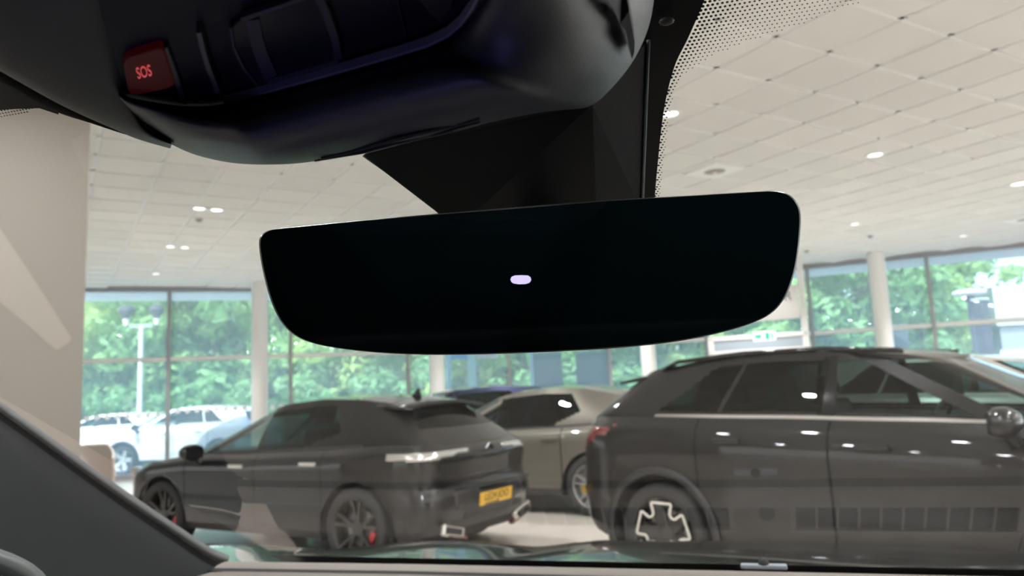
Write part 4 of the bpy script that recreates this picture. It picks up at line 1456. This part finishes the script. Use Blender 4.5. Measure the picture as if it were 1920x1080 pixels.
tx.data.transform(Matrix(((Xv.x, Yv.x, 0, c0.x - OO.x), (Xv.y, Yv.y, 0, c0.y - OO.y), (Xv.z, Yv.z, 0.01, c0.z - OO.z), (0, 0, 0, 1))))
plate('button_bezel', [(305, 92), (314, 88), (338, 150), (350, 196), (342, 197), (328, 160)], ZC - 0.0012, 0.003, mat('bezel_grey', (0.03, 0.033, 0.04), 0.4), con, 0.0004)
stroke('button_seam', [(184, 95), (192, 130), (202, 170), (216, 210)], 2.0, ZC - 0.0002, 0.001, mat('seam_grey', (0.08, 0.085, 0.09), 0.4), con)
stroke('slide_switch', [(373, 62), (380, 95), (391, 130), (403, 158), (408, 176)], 9, ZC - 0.003, 0.004, mat('switch_grey', (0.05, 0.052, 0.065), 0.4), con, 'slim grey slide switch')
M_lens = mat('map_lamp_lens', (0.016, 0.016, 0.024), 0.3, spec=0.12)
lens = plate('map_lamp', [(432, 52), (452, 38), (520, 18), (590, -6), (604, -2), (622, 40), (638, 95), (640, 110), (600, 128), (500, 158), (480, 161), (450, 120), (436, 84)], ZC - 0.0012, 0.003, M_lens, con, 0.0006, 'smoky map lamp lens')
M_lfr = mat('lens_frame_grey', (0.055, 0.050, 0.065), 0.5, spec=0.2)
stroke('lens_rib', [(474, 38), (479, 70), (490, 105), (508, 146)], 25, ZC - 0.0022, 0.002, M_lfr, con)
stroke('lens_rib', [(598, -2), (614, 34), (628, 74), (634, 112)], 14, ZC - 0.0022, 0.002, M_lfr, con)
stroke('lens_rib', [(502, 155), (560, 138), (634, 116)], 9, ZC - 0.0022, 0.002, M_lfr, con)
stroke('lens_rib', [(452, 38), (510, 18), (580, -6)], 8, ZC - 0.0022, 0.002, M_lfr, con)
stroke('lens_rib', [(432, 52), (438, 90), (456, 128), (482, 160)], 5, ZC - 0.002, 0.0018, M_lfr, con)
stroke('panel_seam', [(742, -10), (752, 30), (760, 66), (752, 96)], 3, ZC - 0.0003, 0.001, M_dark, con)
plate('visor_pocket', [(770, -30), (838, -30), (852, -6), (846, 20), (826, 44), (812, 34), (790, 6)], ZC - 0.001, 0.002, M_dark, con, 0.0005)
stroke('panel_edge_trim', [(420, 196), (470, 183), (560, 157), (660, 129), (740, 106), (800, 87), (840, 68), (864, 47), (884, 20), (898, -6), (915, -40)], 4.5, ZC - 0.0046, 0.003, mat('edge_trim_violet_grey', (0.24, 0.24, 0.30), 0.4), con, 'thin grey trim edge')  # violet-tinted strip, paints in the light caught along the panel edge
# ridge recess at the right end, vent louvres below the front edge
plate('console_recess', [(1128, -40), (1140, -10), (1152, 20), (1163, 45), (1174, 74), (1185, 111), (1189, 98), (1190, 80), (1186, 50), (1180, 20), (1174, -10), (1168, -40)], ZC - 0.0052, 0.005, M_dark, con, 0)
for k in range(4):
    stroke('louvre', [(590 + 6 * k, 303 - 2 * k), (680, 288 - 3.2 * k), (740, 273 - 3.6 * k), (800, 259 - 4 * k), (850, 247 - 4 * k), (900, 234 - 4 * k)], 1.6, ZC - 0.0010, 0.002, M_seal if k % 2 == 0 else M_dark, con)
# left cheek of the console with its rounded edge
C0 = [(-150, -190), (40, -190), (180, -190), (195, -120), (215, 0), (228, 80), (238, 150), (246, 190), (256, 222), (280, 247), (322, 270)]
C1 = [(-150, 30), (-80, 78), (0, 124), (60, 158), (111, 186), (170, 214), (215, 233), (259, 252), (322, 270)]
NL = 40
c0r = [(v.x, v.y) for v in resample(C0, NL)]
c1r = [(v.x, v.y) for v in resample(smooth_curve(C1, 4), NL)]
osheet('console_cheek', [[pz(p, ZC + 0.004) for p in c0r],
    [pz((lerp(a[0], b[0], .5), lerp(a[1], b[1], .5)), ZC - 0.003) for a, b in zip(c0r, c1r)],
    [pz((lerp(a[0], b[0], .94), lerp(a[1], b[1], .94)), ZC - 0.002) for a, b in zip(c0r, c1r)],
    [pz((b[0] - 2, b[1] + 7), ZC + 0.002) for b in c1r],
    [pz((b[0] - 5, b[1] + 14), ZC + 0.014) for b in c1r],
    [pz((b[0] - 5, b[1] + 14), ZC + 0.014) + Vector((0, 0, 0.03)) for b in c1r]], mat('cheek_plastic', (0.022, 0.025, 0.027), 0.5, spec=0.35, bump=(1400, 0.07)), con, sub=1)
H1x = [(-150, 52), (-80, 98), (0, 142), (60, 175), (111, 203), (170, 230), (215, 248), (259, 262), (322, 272)]
H2x = [(-150, 118), (-80, 132), (0, 163), (40, 184), (74, 204), (120, 222), (170, 235), (235, 254), (322, 274)]
h1 = [(v.x, v.y) for v in resample(smooth_curve(H1x, 4), NL)]
h2 = [(v.x, v.y) for v in resample(smooth_curve(H2x, 4), NL)]
osheet('headliner_edge', [[pz((a[0], a[1] - 14), ZC + 0.016) for a in h1], [pz((lerp(a[0], b[0], .5), lerp(a[1], b[1], .5)), ZC + 0.013) for a, b in zip(h1, h2)], [pz(b, ZC + 0.018) for b in h2], [pz(b, ZC + 0.018) + Vector((0, 0, 0.03)) for b in h2]], M_head, own, sub=1)

# ---- sensor cover between console and glass, behind the mirror
def og(x, y, off=0.003): return on_glass(x, y, off)
bm = bmesh.new()
gFL = og(680, 292, .004); gFL2 = og(860, 425, .004)
pts = [gFL, gFL2, at(680, 291, gFL.y - 0.012), at(858, 428, gFL2.y - 0.03), at(1110, 196, 0.345), at(1118, 400, 0.425), og(1217, 70, .003), og(1204, 398, .003), og(900, 150, .004), og(1120, 90, .004), og(900, 425, .004)]
for p in pts: bm.verts.new(p - OO)
bmesh.ops.convex_hull(bm, input=bm.verts)
bmesh.ops.dissolve_limit(bm, angle_limit=R(4), verts=bm.verts, edges=bm.edges)
cov = from_bm('sensor_cover', bm, M_cover, own, label='black wedge-shaped sensor cover on the windscreen')
b_ = cov.modifiers.new('bevel', 'BEVEL'); b_.width = 0.0022; b_.segments = 3; b_.limit_method = 'ANGLE'; b_.angle_limit = R(20)
bm = bmesh.new()
tube(bm, [og(1216, 76, .004) - OO, og(1212, 180, .004) - OO, og(1208, 290, .004) - OO, og(1204, 398, .004) - OO], 0.0009, 6)
from_bm('cover_lip', bm, mat('lip_grey', (0.22, 0.25, 0.28), 0.4), cov, True)  # pale tube painting in the bright edge line of the cover
bm = bmesh.new()
tube(bm, [at(681, 291, gFL.y - 0.008) - OO, at(770, 354, (gFL.y + gFL2.y) / 2 - 0.017) - OO, at(858, 427, gFL2.y - 0.026) - OO], 0.0008, 6)
from_bm('cover_lip', bm, mat('lip_grey', (0.22, 0.25, 0.28), 0.4), cov, True)  # left edge highlight, put into the same pale colour
# small printed clip on the black band
bm = bmesh.new()
bmesh.ops.create_uvsphere(bm, u_segments=12, v_segments=8, radius=1)
c = og(1250, 40, .004) - OO
for v in bm.verts: v.co = c + _er * v.co.x * 0.0035 + tdir * v.co.y * 0.0022 + WSN * v.co.z * 0.0015
from_bm('cover_clip', bm, mat('clip_grey', (0.16, 0.15, 0.13), 0.4), cov, True)

# ---- rear-view mirror
MC = at(990, 512, 0.352)
yaw = R(8)
mx_ = Vector((math.cos(yaw), -math.sin(yaw), 0))
mz_ = Vector((0, 0, 1))
mn_ = Vector((-math.sin(yaw), -math.cos(yaw), 0))       # towards the camera
def on_mirror(px, py, off=0.0):
    d = ray(px, py)
    t = (MC + mn_ * off - EYE).dot(mn_) / d.dot(mn_)
    return EYE + d * t
mir = empty('rear_view_mirror', tuple(MC), 0, 'black frameless rear-view mirror hanging below the sensor cover, with a lit lamp', 'mirror')
mo_ = [(525, 428), (700, 411), (900, 394), (1100, 378), (1300, 366), (1420, 359), (1455, 358.5), (1478, 364), (1494, 379), (1501.5, 402), (1500, 445), (1494, 492), (1484, 530), (1470, 561), (1448, 586), (1415, 604), (1360, 621), (1280, 638), (1180, 650), (1060, 658), (940, 663), (820, 665), (720, 662), (640, 654), (585, 643), (550, 627), (527, 603), (511, 572), (499, 535), (490, 494), (485.5, 458), (489, 442), (503, 432)]
mo_ = [(v.x, v.y) for v in smooth_curve(mo_ + [mo_[0]], 5)][:-1]
nm_ = len(mo_)
cxm = (sum(p[0] for p in mo_) / nm_, sum(p[1] for p in mo_) / nm_)
def shr(p, k): 
    v = Vector((p[0] - cxm[0], p[1] - cxm[1])); l = v.length
    return (cxm[0] + v.x * (l - k) / l, cxm[1] + v.y * (l - k) / l)
M_mglass = mat('mirror_dark_glass', (0.003, 0.009, 0.011), 0.03, spec=0.7)
M_mrim = mat('mirror_rim', (0.02, 0.02, 0.022), 0.3)
fr_ = [on_mirror(*shr(p, 3.0)) for p in mo_]
mesh('mirror_glass', fr_, [tuple(range(nm_))], M_mglass, mir, origin=MC, label='dark dimmed mirror glass')
rings = [fr_, [on_mirror(*shr(p, 1.2), -0.0004) for p in mo_], [on_mirror(*p, -0.0016) for p in mo_], [on_mirror(*shr(p, 0.5), -0.005) for p in mo_]]
V = sum(rings, [])
mesh('mirror_rim', V, [(j * nm_ + i, j * nm_ + (i + 1) % nm_, (j + 1) * nm_ + (i + 1) % nm_, (j + 1) * nm_ + i) for j in range(3) for i in range(nm_)], M_mrim, mir, True, origin=MC, label='polished black glass edge')
hous = []
for k, (sh, d) in enumerate(((0.5, 0.005), (6, 0.011), (28, 0.020), (60, 0.026), (110, 0.029))):
    hous.append([on_mirror(*shr(p, sh), 0) - mn_ * d for p in mo_])
V = sum(hous, [])
mesh('mirror_housing', V, [(j * nm_ + i, j * nm_ + (i + 1) % nm_, (j + 1) * nm_ + (i + 1) % nm_, (j + 1) * nm_ + i) for j in range(4) for i in range(nm_)] + [tuple(range(4 * nm_, 5 * nm_))], M_con, mir, True, origin=MC)
ip = [(957, 524), (959, 519), (965, 516.5), (978, 516), (990, 516.5), (995, 520), (996, 525), (993, 530), (986, 532.5), (973, 533), (963, 531.5), (959, 529)]  # reflected lamp, built as a glowing plate on the glass
a = [on_mirror(*p, 0.0004) for p in ip]
mesh('indicator_lamp', a + [on_mirror(*p, 0.0) for p in ip], [tuple(range(12))] + [(i, (i + 1) % 12, 12 + (i + 1) % 12, 12 + i) for i in range(12)], mat('indicator_violet', (0.7, 0.6, 1.0), 0.4, emit=(0.66, 0.58, 1.0), estr=0.62), mir, origin=MC, label='small lit violet-white lamp')
bm = bmesh.new()
bk = MC - mn_ * 0.027
tube(bm, [bk - MC, bk + Vector((0.004, 0.03, 0.02)) - MC, bk + Vector((0.008, 0.075, 0.045)) - MC], [0.013, 0.010, 0.014], 14)
from_bm('ball_joint_arm', bm, M_con, mir, True)

# ---- left windscreen pillar trim
Lp = [(-260, 570), (-120, 668), (0, 757), (65, 803), (130, 850), (190, 893), (250, 935), (320, 982), (375, 1019), (402, 1036), (430, 1046)]
def pil_Y(px): return lerp(0.93, 1.30, (px - 0) / 430.0) if px > 0 else 0.93 + px * 0.00086
Ln = resample(smooth_curve(Lp, 4), 36)
def prow(dx, dy, dY):
    return [at(p.x + dx, p.y + dy, pil_Y(p.x) + dY) for p in Ln]
pil = osheet('pillar_trim', [prow(-8, 24, 0.0), prow(-12, 32, -0.012), prow(-22, 56, -0.03), prow(-48, 98, -0.06), prow(-110, 170, -0.13), prow(-190, 260, -0.22), prow(-300, 370, -0.34)], M_trimd, own, sub=1, label='dark left windscreen pillar trim')
osheet('pillar_seal', [prow(2, -4, 0.02), prow(0, 1, 0.0), prow(-4, 10, -0.002), prow(-5, 13, 0.01)], M_seal, pil, sub=1, label='grey rubber seal strip')
osheet('pillar_groove', [prow(-5, 12, 0.006), prow(-8, 26, 0.012)], M_dark, pil, thick=0.002)
osheet('door_trim_edge', [[at(x, y, 0.62) for x, y in ((-60, 1010), (0, 1028), (45, 1046), (80, 1068), (110, 1110))], [at(x - 6, y + 10, 0.60) for x, y in ((-60, 1010), (0, 1028), (45, 1046), (80, 1068), (110, 1110))], [at(x - 20, y + 40, 0.60) for x, y in ((-60, 1010), (0, 1028), (45, 1046), (80, 1068), (110, 1110))]], mat('door_trim_grey', (0.05, 0.055, 0.055), 0.5), pil, sub=1)

# ---- dashboard
lat = [-0.78 + 1.5 * i / 24 for i in range(25)]
prof = [(0.40, -0.50), (0.46, -0.40), (0.56, -0.325), (0.70, -0.283), (0.85, -0.262), (0.98, -0.2495), (1.02, -0.2462)]
def dz(l): return 0.0
def lv(l): return 0.055 * max(0.0, (abs(l + 0.02) - 0.45)) ** 1.0 * 2
dash = osheet('dashboard', [[carp(f - lv(l) * .3, l, z) for l in lat] for f, z in prof], M_dash, own, sub=1, label='taupe soft dashboard top')
osheet('dash_groove', [[carp(f - lv(l) * .3, l, z) for l in lat] for f, z in ((1.019, -0.2462), (1.022, -0.2495), (1.031, -0.2495), (1.034, -0.2452))], M_dashd, dash)
osheet('dash_lip', [[carp(f - lv(l) * .3, l, z) for l in lat] for f, z in ((1.034, -0.2475), (1.036, -0.2440), (1.052, -0.2420), (1.066, -0.2418), (1.074, -0.2450), (1.078, -0.2620))], mat('dash_lip_taupe', (0.17, 0.148, 0.13), 0.55), dash, sub=1)
osheet('demist_trough', [[carp(f - lv(l) * .3, l, z) for l in lat] for f, z in ((1.076, -0.258), (1.080, -0.276), (1.084, -0.2845), (1.17, -0.2845), (1.20, -0.296), (1.29, -0.312))], M_dash, dash)
def vent(l0, l1, n):
    z = -0.2838
    f0, f1 = 1.092, 1.150
    vb = mesh('demist_vent', [carp(f0, l0, z), carp(f0, l1, z), carp(f1, l1, z), carp(f1, l0, z)], [(0, 1, 2, 3)], M_dark, dash, origin=OO)
    fb = bmesh.new()
    def bar(fa, fb_, la, lb, h_):
        vs = []
        for zz in (z, z + h_):
            for f, l in ((fa, la), (fa, lb), (fb_, lb), (fb_, la)):
                vs.append(fb.verts.new(carp(f, l, zz) - OO))
        for q_ in ((0, 3, 2, 1), (4, 5, 6, 7), (0, 1, 5, 4), (1, 2, 6, 5), (2, 3, 7, 6), (3, 0, 4, 7)):
            fb.faces.new([vs[i] for i in q_])
    bar(f0 - .010, f0, l0 - .008, l1 + .008, .004); bar(f1, f1 + .006, l0 - .008, l1 + .008, .007)
    bar(f0, f1, l0 - .008, l0, .005); bar(f0, f1, l1, l1 + .008, .005)
    from_bm('vent_frame', fb, mat('vent_frame_taupe', (0.17, 0.155, 0.14), 0.5), vb)
    for i in range(1, n):
        fb = bmesh.new()
        l = lerp(l0, l1, i / n)
        bar(f0, f1, l - .0014, l + .0014, .005)
        from_bm('vent_slat', fb, mat('vent_frame_taupe', (0.17, 0.155, 0.14), 0.5), vb)
vent(0.062, 0.335, 10)
vent(-0.33, -0.028, 10)
bm = bmesh.new()
ring = [bm.verts.new(carp(1.122 + 0.014 * math.sin(a), 0.024 + 0.011 * math.cos(a), -0.2815) - OO) for a in [i * math.pi / 8 for i in range(16)]]
r2 = [bm.verts.new(v.co + Vector((0, 0, -0.004))) for v in ring]
bm.faces.new(ring)
for i in range(16): bm.faces.new((ring[i], r2[i], r2[(i + 1) % 16], ring[(i + 1) % 16]))
from_bm('light_sensor', bm, M_dashd, dash)
# small clip with a dark knob at the windscreen foot
c = at(1432, 1062, carp(1.03, 0.2, 0).y - EYE.y)
cl = boxo('dash_clip', tuple(c - OO), (0.052, 0.012, 0.005), mat('clip_bluegrey', (0.24, 0.27, 0.30), 0.4), dash, 0.0015, rz=-HEAD, label='pale grey clip')
latheo('clip_knob', [(0.006, 0), (0.0055, 0.005), (0.003, 0.008), (0.0005, 0.0085)], M_dashd, cl, (0, 0, 0.002), 14)

# ---- bonnet
cr_ = [(300, 1024), (395, 1021), (450, 1022), (520, 1025), (590, 1028), (640, 1027), (700, 1022), (760, 1016), (810, 1012), (860, 1011), (920, 1015), (970, 1020), (1010, 1022), (1045, 1019), (1080, 1014), (1120, 1010), (1180, 1009), (1300, 1010), (1450, 1013), (1600, 1018), (1760, 1025), (1920, 1033), (2100, 1042)]
cr_ = [(v.x, v.y) for v in smooth_curve(cr_, 2)]
def bon(px, py, Y, dzz=0): 
    P = at(px, py, Y); P.z += dzz; return P
YB = 2.1
bon_rows = []
base = [at(px, py, YB) for px, py in cr_]
lats = [((P - EYE).dot(_er), (P - EYE).dot(_ef), P.z - EYE.z) for P in base]
for k, (f_, blend, z_) in enumerate(((1.28, 0.0, -0.335), (1.40, 0.25, -0.336), (1.65, 0.6, -0.36), (1.9, 0.85, -0.395), (None, 1, 0), (2.35, 1.0, -0.06), (2.5, 1.0, -0.14))):
    row = []
    for (l, f, z) in lats:
        if f_ is None:
            row.append(carp(f, l, z))
        elif k < 4:
            t = (f_ - 1.28) / (f - 1.28)
            row.append(carp(f_, l, lerp(-0.335, z, t) + 0.012 * math.sin(math.pi * t)))
        else:
            row.append(carp(f + (f_ - 2.1), l, z + z_))
    bon_rows.append(row)
osheet('bonnet', bon_rows, M_bonnet, own, sub=1, label='glossy black ridged bonnet')

# ---- rest of the cabin around the camera
osheet('roof_lining', [[carp(f, l, z) for l in (-0.86, -0.3, 0.1, 0.45, 0.76)] for f, z in ((0.14, 0.262), (-0.1, 0.235), (-0.9, 0.24), (-1.7, 0.19))], M_head, own, thick=0.02)
for s, l in (('left', -0.82), ('right', 0.72)):
    osheet('door_panel', [[carp(f, l, z) for f in (0.45, 0.2, -0.4, -1.7)] for z in (-0.95, -0.55, -0.25)], M_head, own, thick=0.03)
    osheet('rear_quarter_panel', [[carp(f, l * .97, z) for f in (0.20, -0.8, -1.75)] for z in (-0.28, 0.23)], M_head, own, thick=0.03)  # added over the side window openings to keep light off the mirror
osheet('rear_bulkhead', [[carp(-1.75, l, z) for l in (-0.8, 0, 0.72)] for z in (-0.95, -0.3, 0.22)], M_head, own, thick=0.03)  # closed up to the roof to darken the mirror, no rear window
osheet('cabin_floor', [[carp(f, l, -0.98) for l in (-0.8, 0, 0.72)] for f in (1.2, 0, -1.75)], M_head, own, thick=0.02)
osheet('dash_front', [[carp(f, l, z) for l in (-0.78, 0, 0.72)] for f, z in ((0.40, -0.50), (0.5, -0.97))], M_head, own, thick=0.02)
# violet fill spot without a fitting, added below the picture to tint the console
amb = carp(0.10, -0.22, -0.30)
ld_ = light('ambient_lamp', 'SPOT', tuple(amb), 0.55, (0.34, 0.32, 1.0))
ld_.rotation_euler = (pz((440, -20), ZC) - amb).to_track_quat('-Z', 'Y').to_euler()
ld_.data.spot_size = R(36)
ld_.data.spot_blend = 1.0
ld_.data.shadow_soft_size = 0.03
